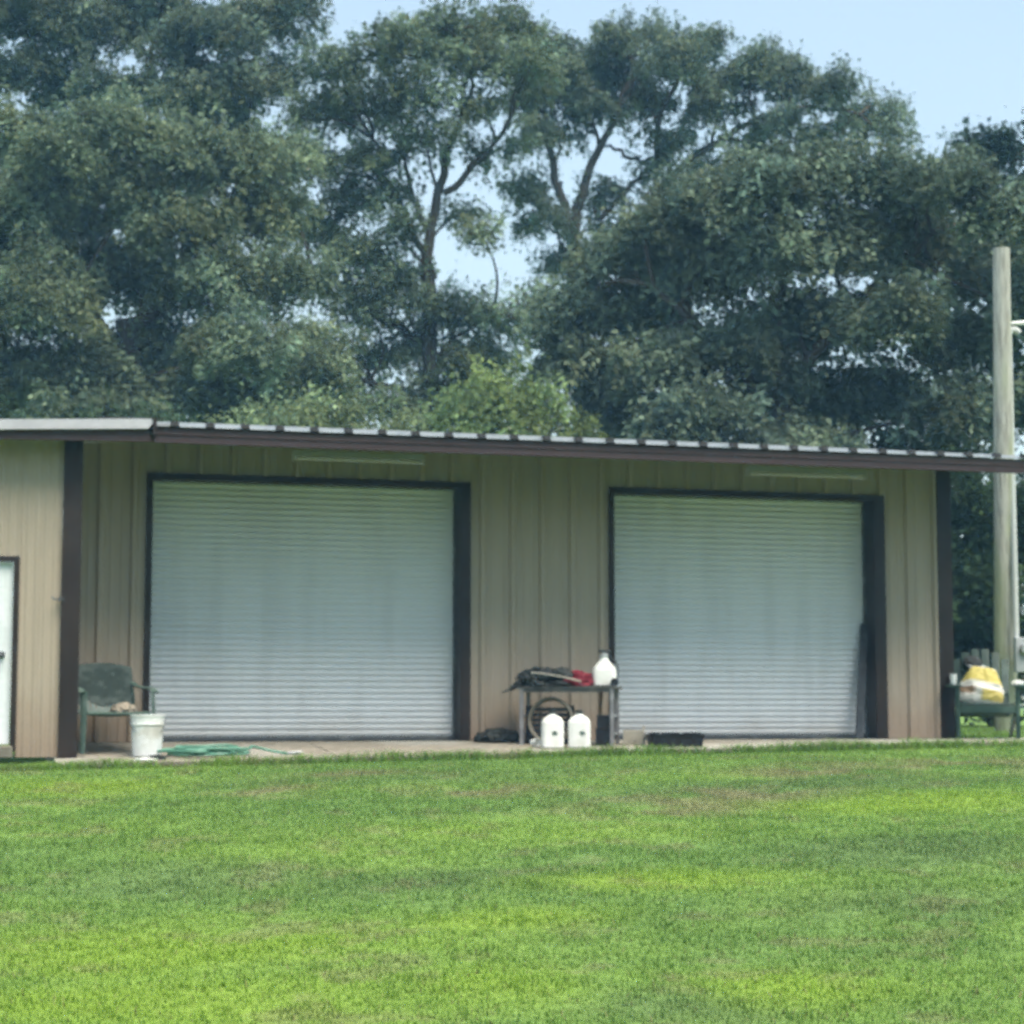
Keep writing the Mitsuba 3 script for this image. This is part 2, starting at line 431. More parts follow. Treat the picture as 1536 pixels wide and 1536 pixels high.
# latch hook on the left trim
add(f'{G}__corner_trim__hook', mikit.ply(cat(box(0.955, 1.01, -1.215, -1.196, 1.24, 1.265), tube(curve([(0.99, -1.215, 1.25), (0.93, -1.26, 1.245), (0.90, -1.25, 1.262)], 8), 0.008)), 'grey_steel'))

# roll-up doors
SL = 0.0575


def slat_mesh(x0, x1):
    n = 8
    s = np.linspace(0, 1, n)
    y = -0.012 * np.sin(np.pi * s) ** 0.8
    z = s * SL * 0.955
    prof = [(float(a), float(b)) for a, b in zip(y, z)] + [(0.007, SL * 0.955), (0.007, SL * 0.999), (0.014, SL * 0.999), (0.014, 0.0)]
    return extrude_x(prof, x0, x1)


for k, ((a, b), l, r) in enumerate(((D1, 0.05, 0.09), (D2, 0.045, 0.12))):
    d = f'{G}__roll_up_door' + ('' if k == 0 else '_001')
    sl = mikit.ply(slat_mesh(a - 0.03, b + 0.03), 'slat_paint', smooth=40)
    rng = random.Random(k + 4)
    for i in range(43):
        add(f'{d}__slat', {**sl, 'to_world': T().translate([0, REC + rng.uniform(-0.0015, 0.0015), 0.045 + i * SL])})
    add(f'{d}__bottom_bar', mikit.ply(cat(box(a - 0.02, b + 0.02, REC - 0.022, REC + 0.012, 0.008, 0.043, 0.004), box(a - 0.02, b + 0.02, REC - 0.012, REC + 0.004, 0.0015, 0.007)), 'grey_steel'))
    for x0, x1, i0, i1 in ((a - l, a, a - 0.001, a + 0.008), (b, b + r, b - 0.008, b + 0.001)):
        add(f'{d}__jamb', mikit.ply(cat(box(x0, x1, -0.038, -0.030, 0.006, HEAD + 0.05), box(i0, i1, -0.0295, REC - 0.024, 0.006, HEAD)), 'trim_paint'))
    add(f'{d}__header', mikit.ply(cat(box(a - l + 0.002, b + r - 0.002, -0.0395, -0.0315, HEAD + 0.0, HEAD + 0.055), box(a + 0.01, b - 0.01, -0.030, REC - 0.03, HEAD + 0.002, HEAD + 0.010)), 'trim_paint'))
    for g0, g1 in ((a + 0.009, a + 0.03), (b - 0.03, b - 0.009)):
        add(f'{d}__guide', mikit.ply(box(g0, g1, REC - 0.05, REC - 0.026, 0.01, HEAD - 0.01), 'grey_steel'))
    add(f'{G}__interior_wall' if k == 0 else f'{G}__interior_wall_001', mikit.ply(box(a - 0.2, b + 0.2, REC + 0.12, REC + 0.15, 0.0, 2.7), 'rubber'))

# wing on the left: its wall stands forward, almost under the eave
WY = -1.15
DX0, DX1 = -0.30, 0.585                                    # white door: left, right edge
DT, DB = 1.57, 0.0
wing = dict(high=0.007, top=0.030, base=0.046)
for a, b, z0, z1 in ((DX1 + 0.045, 0.985, -0.10, 2.70), (DX0 - 0.045, DX1 + 0.045, DT + 0.045, 2.70), (-3.0, DX0 - 0.045, -0.10, 2.70)):
    wall_run(a, b, z0, z1, y=WY, pitch=0.076, phase=0.02, **wing)
add(f'{G}__end_wall', mikit.ply(box(1.09, 1.13, WY + 0.05, 0.10, -0.16, 2.72), 'wall_paint'))
d = f'{G}__door'
add(d, mikit.ply(box(DX0 + 0.004, DX1 - 0.004, WY + 0.03, WY + 0.07, DB + 0.01, DT - 0.004, 0.004), 'door_paint'))
labels[d] = {'label': 'white walk-in door cut off by the left edge of the picture'}
fr = cat(box(DX1, DX1 + 0.045, WY - 0.022, WY + 0.075, DB - 0.05, DT + 0.045), box(DX0 - 0.045, DX0, WY - 0.022, WY + 0.075, DB - 0.05, DT + 0.045), box(DX0 + 0.001, DX1 - 0.001, WY - 0.022, WY + 0.075, DT + 0.001, DT + 0.044))
add(f'{d}__frame', mikit.ply(fr, 'trim_paint'))
add(f'{d}__handle', mikit.ply(cat(move(trimesh.creation.cylinder(0.03, 0.02), (0.50, WY + 0.02, 0.77), rx=math.pi / 2), tube([(0.50, WY + 0.02, 0.77), (0.50, WY - 0.03, 0.77)], 0.011), tube([(0.505, WY - 0.03, 0.77), (0.40, WY - 0.03, 0.77)], 0.011)), 'grey_steel'))
add(f'{d}__threshold', mikit.ply(box(DX0 - 0.02, DX1 + 0.02, WY - 0.14, WY + 0.06, -0.10, -0.004, 0.006), 'concrete'))

# roofs
EY, EZ, SLOPE = -1.5, 2.738, 0.1435
RX0, RX1 = 1.74, 13.6
RIDGE = 5.0
fasc = cat(box(RX0 - 0.02, RX1 - 0.02, EY, EY + 0.022, 2.612, EZ - 0.012), box(RX0 - 0.02, RX1 - 0.02, EY - 0.012, EY - 0.0005, 2.665, EZ - 0.006), box(RX0 - 0.02, RX1 - 0.02, EY - 0.006, EY + 0.05, 2.600, 2.6115))
add(f'{G}__fascia', mikit.ply(fasc, 'fascia_paint'))


def roof_sheet(n):
    """One roof sheet: three ribs, running up from the eave to the ridge (in its own coordinates, x from 0)."""
    w, t = 0.305 * n, 0.003
    pts = [(0.0, 0.0)]
    for k in range(n):
        c = 0.1525 + 0.305 * k
        pts += [(c - 0.044, 0), (c - 0.026, 0.024), (c + 0.026, 0.024), (c + 0.044, 0)]
    pts.append((w - 0.002, 0.0))
    poly = Polygon(pts + [(x, z - t) for x, z in pts[::-1]])
    L = math.hypot(RIDGE - EY + 0.03, (RIDGE - EY + 0.03) * SLOPE)
    m = trimesh.creation.extrude_polygon(poly, L)
    v = np.array(m.vertices)
    c, s = 1 / math.hypot(1, SLOPE), SLOPE / math.hypot(1, SLOPE)
    v = np.stack([v[:, 0], v[:, 2] * c - v[:, 1] * s, v[:, 2] * s + v[:, 1] * c], 1)
    return trimesh.Trimesh(v, m.faces[:, ::-1], process=False)


rs = mikit.ply(roof_sheet(3), 'roof_metal')
n_sheets = 9
RX1 = RX0 + n_sheets * 0.915 + 0.61
for i in range(n_sheets):
    add(f'{G}__roof__roof_sheet', {**rs, 'to_world': T().translate([RX0 + 0.915 * i, EY - 0.045, EZ - 0.045 * SLOPE + 0.006])})
add(f'{G}__roof__roof_sheet', {**mikit.ply(roof_sheet(2), 'roof_metal'), 'to_world': T().translate([RX0 + 0.915 * n_sheets, EY - 0.045, EZ - 0.045 * SLOPE + 0.006])})
plug = mikit.ply(cat(*[extrude_x([(-0.012, 0.0), (0.05, 0.008), (0.05, 0.0500), (-0.012, 0.0430)], -0.033, 0.033), extrude_x([(-0.011, 0.0), (0.05, 0.008), (0.05, 0.026), (-0.011, 0.0170)], -0.038, 0.038)]), 'rib_shade')  # dark blocks stand in for the shade inside the open rib ends
for i in range(n_sheets * 3 + 2):
    add(f'{G}__roof__rib_shade_block', {**plug, 'to_world': T().translate([RX0 + 0.1525 + 0.305 * i, EY - 0.040, EZ - 0.045 * SLOPE + 0.0065])})
# decking under the sheets, back slope, ridge, end trim
zr = EZ + (RIDGE - EY) * SLOPE
deck = extrude_x([(EY + 0.03, EZ - 0.016), (RIDGE, zr - 0.012), (RIDGE, zr - 0.03), (EY + 0.03, EZ - 0.034)], RX0 + 0.01, RX1 - 0.01)
add(f'{G}__roof__decking', mikit.ply(deck, 'underside_metal'))
add(f'{G}__roof__back_slope', mikit.ply(extrude_x([(RIDGE + 0.02, zr), (11.0, zr - 0.9), (11.0, zr - 0.93), (RIDGE + 0.02, zr - 0.03)], RX0, RX1), 'roof_metal'))
add(f'{G}__roof__end_trim', mikit.ply(cat(extrude_x([(EY - 0.06, EZ + 0.052), (RIDGE, zr + 0.055), (RIDGE, zr - 0.06), (EY - 0.06, EZ - 0.08)], RX0 - 0.035, RX0 - 0.004), extrude_x([(EY - 0.061, EZ + 0.062), (RIDGE, zr + 0.066), (RIDGE, zr + 0.056), (EY - 0.061, EZ + 0.053)], RX0 - 0.05, RX0 + 0.07)), 'trim_paint'))
for y in (-0.55, 0.6):
    add(f'{G}__roof__purlin', mikit.ply(box(1.3, RX1 - 0.1, y, y + 0.05, EZ - 0.04 + (y - EY) * SLOPE - 0.10, EZ - 0.042 + (y - EY) * SLOPE), 'underside_metal'))

# wing roof: a plain pale sheet edge over a brown fascia
def skew_box(x0, x1, y0, y1, z00, z01, h, xe=0.0):
    """A bar whose lower edge runs from z00 to z01, with the right end cut slanting by xe."""
    v = []
    for y in (y0, y1):
        v += [(x0, y, z00), (x1 - xe, y, z01), (x1, y, z01 + h), (x0, y, z00 + h)]
    return hull(v)


add(f'{G}__roof_001__edge', mikit.ply(skew_box(-1.6, 1.735, EY - 0.05, EY + 0.5, 2.570, 2.710, 0.088, 0.07), 'white_metal'))
wr = hull([(x, y, z + e) for x, y, z in ((-1.6, EY + 0.51, 2.62), (1.72, EY + 0.51, 2.74), (-1.6, 5, 2.84), (1.72, 5, 3.10)) for e in (0, 0.04)])
add(f'{G}__roof_001', mikit.ply(wr, 'white_metal'))
labels[f'{G}__roof_001'] = {'label': 'plain pale roof edge over the left wing'}
add(f'{G}__fascia', mikit.ply(hull([(x, y, z) for y in (EY, EY + 0.03) for x, z in ((-1.6, 2.545), (1.715, 2.604), (-1.6, 2.567), (1.66, 2.706))]), 'fascia_paint'))
add(f'{G}__decking', mikit.ply(hull([(x, y, z + e) for x, y, z in ((-1.6, EY + 0.035, 2.57), (1.70, EY + 0.035, 2.69), (-1.6, 0.1, 2.66), (1.70, 0.1, 2.86)) for e in (0, 0.018)]), 'underside_metal'))

# strip lights under the eave
for k, (x0, x1, where) in enumerate(((3.03, 4.25, 'left'), (7.47, 8.72, 'right'))):
    L = thing('strip_light', f'unlit pale strip light hung under the eave above the {where} roll-up door', 'light fixture')
    y, z = -0.90, 2.562
    add(f'{L}__housing', mikit.ply(cat(hull([(x, y + s * w, z + h) for x in (x0, x1) for s in (-1, 1) for w, h in ((0.06, 0.032), (0.045, 0.085))])), 'lamp_white'))
    for s in (-1, 1):
        add(f'{L}__tube', mikit.ply(tube([(x0 + 0.02, y + s * 0.026, z + 0.016), (x1 - 0.02, y + s * 0.026, z + 0.016)], 0.013, 10), 'lamp_white'))
        xe = x0 if s < 0 else x1
        add(f'{L}__end_cap', mikit.ply(box(min(xe, xe - s * 0.022), max(xe, xe - s * 0.022), y - 0.057, y + 0.057, z - 0.002, z + 0.0305), 'lamp_white'))
        add(f'{L}__chain', mikit.ply(tube([(x0 + 0.2 if s < 0 else x1 - 0.2, y, z + 0.084), (x0 + 0.2 if s < 0 else x1 - 0.2, y, EZ + 0.06)], 0.004, 6), 'grey_steel'))

# ---------------------------------------------------------------- trees


def at(px, py, depth):
    """A place in the world, from where it is sighted in the photograph and its distance."""
    return CAM + depth * ((px - 768) / 3000.0 * RIGHT - (py - 768) / 3000.0 * UP + FWD)


def leaf_cloud(rng, centers, radii, per, size, col, spread, hue, droop=0.25):
    """Leaves in flat sprays: each spray a slightly domed disc of leaves about a twig. Returns (vertices, faces, colours)."""
    n = len(centers)
    N = n * per
    c = np.repeat(centers, per, 0)
    r = np.repeat(radii, per)[:, None]
    tilt = np.repeat(rng.normal(0, 0.6, (n, 2)), per, 0)
    a = rng.uniform(0, 2 * np.pi, N)
    q = np.sqrt(rng.uniform(0.0, 1, N)) * np.repeat(rng.uniform(0.7, 1.15, n), per)
    d = np.stack([np.cos(a), np.sin(a)], 1)
    off = np.stack([d[:, 0] * q, d[:, 1] * q, rng.normal(0, 0.33, N) - droop * q ** 2 + tilt[:, 0] * d[:, 0] * q + tilt[:, 1] * d[:, 1] * q], 1) * r
    p = c + off
    # leaf axis: outwards, hanging a little
    ax = np.stack([d[:, 0], d[:, 1], rng.normal(-0.35, 0.4, N)], 1) + rng.normal(0, 0.55, (N, 3))
    ax /= np.linalg.norm(ax, axis=1, keepdims=True)
    up = np.array([0, -0.15, 1.0]) + rng.normal(0, 0.7, (N, 3))
    sd = np.cross(ax, up)
    sd /= np.linalg.norm(sd, axis=1, keepdims=True) + 1e-9
    nn = np.cross(sd, ax)
    l = (size * rng.uniform(0.65, 1.25, N))[:, None]
    w = l * 0.27
    v = np.stack([p, p + ax * l * 0.45 + sd * w + nn * l * 0.06, p + ax * l, p + ax * l * 0.45 - sd * w + nn * l * 0.06], 1).reshape(-1, 3)
    k = np.arange(N)[:, None] * 4
    f = np.concatenate([k + [0, 1, 2], k + [0, 2, 3]], 0)
    base = np.asarray(col)[None] * np.exp(rng.normal(0, spread, (N, 1))) * np.exp(np.repeat(rng.normal(0, 0.30, (n, 1)), per, 0))
    h = np.repeat(rng.normal(0, hue, n), per)[:, None]
    base = base * np.concatenate([1 + h * 1.2, 1 + h * 0.35, 1 - h * 0.6], 1)
    return v, f, np.repeat(np.clip(base, 0.004, 0.6), 4, 0)


def grow(name, label, base, limbs, clumps, seed, col, size=0.12, per=90, dens=1.0, r0=0.22, spray=0.40, spread=0.24, hue=0.065, category='tree', depth_scale=1.0, droop=0.25):
    """limbs: lists of points, thick to thin; clumps: (centre, rx, rz, density): rounded masses of foliage hung with sprays."""
    rng = np.random.default_rng(seed)
    wood, C, R = [], [], []
    tops = []
    for pts, ra, rb in limbs:
        P = curve(pts, 14) if len(pts) > 2 else np.linspace(pts[0], pts[-1], 8)
        P = P + np.r_[np.zeros((1, 3)), rng.normal(0, 0.04, (len(P) - 1, 3))]
        wood.append(tube(P, np.linspace(ra, rb, len(P)), 9))
        tops.append(P)
    nodes = np.vstack(tops)
    for c, rx, rz, dn in clumps:
        n = max(5, int(dens * dn * 22 * rx * rz / 0.45))
        u = rng.normal(0, 1, (n, 3))
        u /= np.linalg.norm(u, axis=1, keepdims=True)
        u[:, 2] = np.where(u[:, 2] < -0.35, -u[:, 2] * 0.6, u[:, 2])
        rad = rng.uniform(0.25, 1, n) ** 0.45 * rng.uniform(0.8, 1.12, n)
        pts = c + u * rad[:, None] * np.array([rx, rx * depth_scale, rz])
        C.append(pts)
        R.append(spray * rng.uniform(0.65, 1.25, n))
        j = np.argmin(np.linalg.norm(nodes - c + [0, 0, 0.8], axis=1))
        start = nodes[j]
        mid = (start + c) / 2 + rng.normal(0, 0.15, 3) + [0, 0, 0.1]
        rr = 0.03 + 0.022 * rx
        wood.append(tube(curve([start, mid, c], 8), np.linspace(rr, rr * 0.45, 8), 6))
        for t in pts[:: 2 if n < 40 else 4]:
            m_ = (c + t) / 2 + rng.normal(0, 0.08, 3)
            wood.append(tube([c, m_, t], [rr * 0.42, rr * 0.3, 0.006], 4, False))
    v, f, colr = leaf_cloud(rng, np.vstack(C), np.concatenate(R), int(per * 1.7), size * 0.82, col, spread, hue, droop)
    k = thing(name, label, category)
    trunk = cat(*wood)
    add(f'{k}__trunk' if category == 'tree' else f'{k}__stem', mikit.ply(trunk, 'bark', smooth=True))
    add(f'{k}__crown' if category == 'tree' else f'{k}__foliage', mikit.ply((v, f), 'leaf', color=colr))
    return len(f)


NTRI = 0


def cl(depth, rows, dz=1.2, seed=0):
    """Clumps from sighted outlines (px, py, rx, ry, density), scattered in depth about the tree's own distance."""
    rng = np.random.default_rng(seed)
    out = []
    for px, py, rx, ry, dn in rows:
        dd = depth + rng.uniform(-dz, dz)
        out.append((at(px, py, dd), rx * dd / 3000, ry * dd / 3000, dn))
    return out


def foot(px, depth):
    p = at(px, 1059, depth)
    p[2] = float(lawn_z(p[0], p[1])) - 0.05
    return p


BLUE_GREEN, MID_GREEN, PALE_GREEN, YELLOW_GREEN = (0.145, 0.192, 0.138), (0.172, 0.225, 0.145), (0.19, 0.25, 0.135), (0.195, 0.265, 0.115)

# the big leafy tree that fills the left of the picture
Z = 36
rows = [(40, 330, 95, 80, 1), (150, 300, 95, 75, 1), (60, 470, 100, 90, 1.1), (170, 430, 100, 80, 1), (270, 350, 85, 75, 1), (330, 440, 90, 70, 1), (250, 540, 100, 75, 1.1),
        (110, 580, 110, 70, 1.2), (20, 600, 90, 60, 1.2), (370, 540, 80, 70, 1), (400, 330, 70, 60, 0.9), (350, 250, 75, 60, 0.9), (240, 230, 80, 55, 0.9), (-60, 400, 100, 110, 1), (-80, 560, 110, 90, 1),
        (300, 610, 110, 50, 1.2), (150, 640, 130, 40, 1.3), (430, 430, 55, 60, 0.8), (90, 240, 70, 40, 0.8), (200, 290, 80, 50, 0.9), (30, 200, 70, 50, 0.8), (150, 190, 60, 40, 0.7), (300, 250, 70, 45, 0.9), (420, 240, 50, 45, 0.8), (450, 560, 70, 50, 1), (380, 620, 80, 40, 1)]
NTRI += grow('broadleaf_tree', 'big dark leafy tree filling the left of the view behind the wing', foot(180, Z),
             [([foot(180, Z), at(185, 700, Z), at(190, 480, Z)], 0.34, 0.2), ([at(190, 560, Z), at(110, 420, Z - .4), at(60, 330, Z)], 0.14, 0.05), ([at(190, 500, Z), at(290, 400, Z + .4), at(350, 290, Z)], 0.14, 0.05)],
             cl(Z, rows, 1.3, 1), 1, MID_GREEN, 0.15, 95, 1.25)
# the airy tree behind it, its top out of the frame
Z = 45
rows = [(40, 30, 80, 60, 0.8), (130, 60, 75, 55, 0.75), (220, 30, 75, 60, 0.8), (310, 60, 75, 55, 0.8), (390, 40, 70, 55, 0.8), (440, 20, 50, 40, 0.6), (180, 140, 70, 45, 0.6), (280, 150, 70, 45, 0.7), (370, 140, 65, 50, 0.8), (430, 120, 45, 40, 0.6),
        (100, 150, 55, 35, 0.5), (0, 120, 40, 50, 0.6), (20, 230, 60, 45, 0.7), (130, 230, 55, 35, 0.6), (60, -60, 110, 70, 0.8), (240, -70, 110, 70, 0.8), (380, -50, 75, 55, 0.7), (330, 210, 60, 45, 0.8), (-70, 40, 70, 90, 0.8), (60, 105, 50, 34, 0.8), (250, 100, 50, 30, 0.7)]
NTRI += grow('broadleaf_tree', 'tall airy dark tree at top left with sky showing through its leaves', foot(230, Z),
             [([foot(230, Z), at(225, 600, Z), at(230, 260, Z), at(225, 80, Z)], 0.36, 0.10), ([at(228, 330, Z), at(120, 180, Z), at(50, 60, Z)], 0.14, 0.04), ([at(228, 280, Z), at(330, 160, Z), at(400, 50, Z)], 0.14, 0.04)],
             cl(Z, rows, 1.2, 2), 2, BLUE_GREEN, 0.17, 80, 1.2)
# the forked tree in the middle
Z = 42
rows = [(590, 75, 55, 45, 1.1), (670, 45, 60, 45, 1.1), (760, 50, 55, 45, 1.0), (700, 100, 75, 45, 1.1), (620, 140, 70, 40, 1.1), (510, 110, 55, 45, 1.0), (540, 170, 65, 40, 1.0), (790, 110, 55, 40, 1.0), (470, 180, 45, 45, 0.9), (640, 210, 55, 32, 1.0),
        (560, 240, 60, 35, 1.0), (480, 260, 55, 40, 0.9), (720, 170, 45, 30, 0.9), (745, 225, 45, 30, 0.9), (540, 310, 55, 35, 0.9), (470, 350, 60, 45, 1.0), (540, 390, 60, 40, 1.0), (600, 290, 35, 22, 0.7),
        (460, 430, 60, 40, 0.9), (550, 470, 55, 35, 0.9), (480, 520, 65, 40, 1.0), (570, 550, 60, 35, 0.8), (620, 460, 45, 35, 0.8), (700, 470, 50, 35, 0.9), (730, 540, 50, 35, 0.9), (660, 590, 60, 30, 0.9), (420, 250, 45, 45, 0.8), (690, 320, 28, 14, 0.5), (720, 350, 26, 12, 0.4), (620, 530, 60, 45, 0.9), (690, 550, 60, 45, 0.9), (770, 480, 50, 30, 0.9), (700, 480, 50, 32, 0.9), (800, 470, 45, 40, 0.9), (585, 345, 42, 34, 0.9), (600, 415, 42, 34, 0.9), (555, 430, 50, 35, 0.8), (640, 610, 70, 35, 1), (500, 600, 70, 35, 1), (590, 620, 60, 30, 1)]
NTRI += grow('broadleaf_tree', 'tall tree in the middle whose trunk forks in front of a gap of bright sky', foot(660, Z),
             [([foot(660, Z), at(655, 640, Z), at(645, 450, Z), at(648, 405, Z)], 0.24, 0.16), ([at(648, 420, Z), at(646, 350, Z), at(665, 270, Z), at(690, 170, Z), at(700, 80, Z)], 0.13, 0.04),
              ([at(643, 430, Z), at(628, 360, Z), at(590, 290, Z), at(560, 200, Z)], 0.10, 0.03), ([at(646, 350, Z), at(620, 300, Z), at(610, 200, Z)], 0.08, 0.03), ([at(650, 520, Z), at(570, 480, Z), at(480, 435, Z)], 0.11, 0.04),
              ([at(655, 620, Z), at(580, 580, Z), at(500, 570, Z)], 0.10, 0.04), ([at(650, 540, Z), at(690, 500, Z), at(730, 480, Z)], 0.06, 0.02), ([at(665, 290, Z), at(730, 230, Z), at(780, 130, Z)], 0.08, 0.03)],
             cl(Z, rows, 1.0, 3), 3, MID_GREEN, 0.15, 85, 0.76)
# the wide flat-topped tree right of the middle
Z = 47
rows = [(850, 110, 60, 45, 1.1), (930, 80, 55, 45, 1.1), (970, 60, 35, 30, 1.0), (1010, 110, 60, 45, 1.1), (1060, 80, 50, 38, 1.0), (1130, 110, 55, 42, 1.1), (1190, 140, 50, 40, 1.0), (1260, 140, 45, 38, 1.0), (1310, 175, 45, 32, 1.0), (880, 170, 60, 32, 1.0), (960, 160, 60, 30, 1.0),
        (1080, 170, 55, 32, 1.0), (1170, 200, 55, 35, 1.0), (1250, 205, 60, 30, 1.0), (830, 210, 45, 28, 0.9), (1000, 215, 50, 25, 0.9), (1110, 240, 55, 28, 1.0), (790, 290, 40, 30, 1.0), (840, 330, 45, 30, 0.9), (900, 300, 45, 28, 0.9), (920, 350, 45, 28, 1.0), (800, 340, 30, 22, 0.8), (860, 400, 55, 30, 1.0),
        (1030, 280, 40, 30, 0.9), (970, 250, 28, 16, 0.7), (800, 150, 45, 32, 1.0), (1330, 205, 35, 20, 0.9), (815, 85, 45, 32, 1.1), (840, 130, 50, 35, 1.1), (790, 200, 40, 26, 0.9), (1075, 130, 45, 32, 1.0), (1180, 105, 35, 24, 0.9), (930, 130, 50, 34, 1.0)]
NTRI += grow('broadleaf_tree', 'wide flat-topped tree right of the middle standing above the dense dark crown', foot(900, Z),
             [([foot(900, Z), at(880, 640, Z), at(868, 430, Z), at(862, 370, Z)], 0.26, 0.17), ([at(864, 390, Z), at(835, 280, Z), at(820, 190, Z), at(830, 120, Z)], 0.14, 0.04), ([at(864, 380, Z), at(880, 270, Z), at(920, 180, Z), at(950, 100, Z)], 0.15, 0.04),
              ([at(868, 430, Z), at(960, 400, Z), at(985, 300, Z), at(985, 200, Z), at(1020, 120, Z)], 0.16, 0.05), ([at(985, 290, Z), at(1080, 210, Z), at(1180, 170, Z), at(1290, 170, Z)], 0.11, 0.03), ([at(985, 240, Z), at(930, 230, Z), at(890, 200, Z)], 0.06, 0.03), ([at(900, 330, Z), at(960, 265, Z), at(1010, 225, Z)], 0.07, 0.03)],
             cl(Z, rows, 1.2, 4), 4, BLUE_GREEN, 0.16, 85, 0.76)
# the dense dark crown on the right, nearer
Z = 32
rows = [(860, 470, 60, 50, 1), (930, 390, 60, 50, 1), (1000, 340, 60, 50, 1), (1080, 310, 65, 50, 1), (1150, 290, 60, 50, 1), (1240, 275, 65, 50, 1), (1330, 270, 65, 45, 1), (1420, 280, 65, 45, 1), (1510, 320, 60, 50, 1), (960, 470, 75, 60, 1), (1060, 420, 80, 60, 1), (1160, 390, 80, 60, 1),
        (1270, 370, 80, 60, 1), (1380, 370, 80, 60, 1), (1480, 420, 75, 60, 1), (880, 560, 75, 55, 1.1), (990, 560, 80, 60, 1.1), (1100, 520, 85, 60, 1.1), (1220, 490, 85, 60, 1.1), (1340, 480, 85, 60, 1.1), (1450, 520, 80, 60, 1.1), (1560, 470, 80, 80, 1), (940, 630, 80, 45, 1.2), (1060, 630, 85, 50, 1.2),
        (1180, 600, 85, 55, 1.2), (1300, 600, 85, 55, 1.2), (1420, 620, 80, 50, 1.2), (1540, 610, 80, 60, 1.2), (1600, 350, 80, 70, 1), (1200, 690, 100, 50, 1.2), (1380, 700, 90, 45, 1.2), (1020, 700, 100, 45, 1.2), (1130, 255, 50, 25, 0.8), (1210, 240, 45, 22, 0.8)]
NTRI += grow('dense_tree', 'dense dark rounded tree filling the right half behind the garage roof', foot(1180, Z),
             [([foot(1180, Z), at(1180, 800, Z), at(1170, 560, Z)], 0.34, 0.2), ([at(1175, 640, Z), at(1060, 500, Z), at(960, 420, Z)], 0.13, 0.04), ([at(1175, 600, Z), at(1290, 450, Z), at(1400, 350, Z)], 0.13, 0.04), ([at(1170, 560, Z), at(1170, 420, Z), at(1200, 310, Z)], 0.14, 0.04)],
             cl(Z, rows, 1.3, 5), 5, BLUE_GREEN, 0.16, 90, 1.35, droop=0.5)
# thin dark top at the far right
Z = 41
rows = [(1470, 215, 28, 16, 0.8), (1505, 205, 24, 14, 0.8), (1490, 240, 28, 14, 0.7), (1440, 235, 26, 12, 0.6), (1530, 225, 18, 12, 0.6), (1520, 280, 30, 16, 0.8), (1470, 280, 40, 20, 0.9), (1560, 270, 40, 30, 0.8), (1500, 350, 60, 40, 1)]
NTRI += grow('slender_tree', 'thin sparse dark treetop at the far right against the sky', foot(1500, Z),
             [([foot(1500, Z), at(1498, 600, Z), at(1495, 300, Z), at(1490, 215, Z)], 0.2, 0.04), ([at(1496, 300, Z), at(1450, 255, Z), at(1425, 240, Z)], 0.04, 0.015), ([at(1494, 280, Z), at(1520, 220, Z), at(1545, 250, Z)], 0.04, 0.015)],
             cl(Z, rows, 0.7, 6), 6, (0.035, 0.06, 0.04), 0.17, 60, 1.0)
# lighter shrubs just over the roof
Z = 30
rows = [(440, 640, 70, 40, 1), (520, 650, 70, 45, 1), (600, 665, 60, 35, 1), (360, 660, 60, 35, 1), (480, 710, 100, 60, 1)]
NTRI += grow('shrub', 'bright green shrub tops showing over the roof above the left roll-up door', foot(480, Z), [([foot(480, Z), at(480, 800, Z), at(480, 690, Z)], 0.06, 0.03)], cl(Z, rows, 0.5, 7), 7, PALE_GREEN, 0.13, 80, 1.0, category='shrub')
rows = [(740, 610, 55, 40, 1), (800, 620, 50, 40, 1), (690, 640, 60, 35, 1), (840, 650, 45, 30, 1), (770, 580, 30, 25, 0.8), (760, 690, 110, 60, 1)]
NTRI += grow('shrub', 'yellow-green shrub showing over the roof between the two roll-up doors', foot(765, Z), [([foot(765, Z), at(765, 800, Z), at(765, 660, Z)], 0.06, 0.03)], cl(Z, rows, 0.5, 8), 8, YELLOW_GREEN, 0.14, 80, 1.0, category='shrub')
# green beside the right end of the garage
Z = 29.5
rows = [(1450, 760, 50, 40, 1), (1520, 760, 50, 40, 1), (1440, 850, 50, 50, 1.1), (1520, 850, 60, 55, 1.1), (1450, 950, 60, 50, 1.2), (1530, 960, 60, 50, 1.2), (1600, 800, 80, 90, 1), (1610, 960, 80, 80, 1), (1390, 900, 50, 90, 1), (1450, 1030, 60, 30, 1.2), (1540, 1035, 70, 28, 1.2), (1380, 1030, 60, 30, 1), (1460, 900, 60, 60, 1.2), (1500, 820, 55, 60, 1.1), (1480, 980, 60, 40, 1.2), (1440, 790, 40, 45, 1.1)]
NTRI += grow('shrub', 'tall dark shrub behind the right end of the garage beside the pole', foot(1490, Z), [([foot(1490, Z), at(1490, 900, Z), at(1490, 780, Z)], 0.08, 0.03)], cl(Z, rows, 0.6, 9), 9, (0.050, 0.085, 0.045), 0.15, 85, 1.0, category='shrub')
# shrubs at the left end, behind the wing (out of sight but for a step aside)
Z = 30
rows = [(40, 690, 120, 70, 1), (-120, 640, 120, 90, 1), (220, 690, 110, 60, 1)]
NTRI += grow('shrub', 'dark shrub behind the left wing of the garage', foot(60, Z), [([foot(60, Z), at(60, 850, Z), at(60, 700, Z)], 0.08, 0.03)], cl(Z, rows, 0.6, 10), 10, (0.055, 0.09, 0.05), 0.15, 80, 1.0, category='shrub')

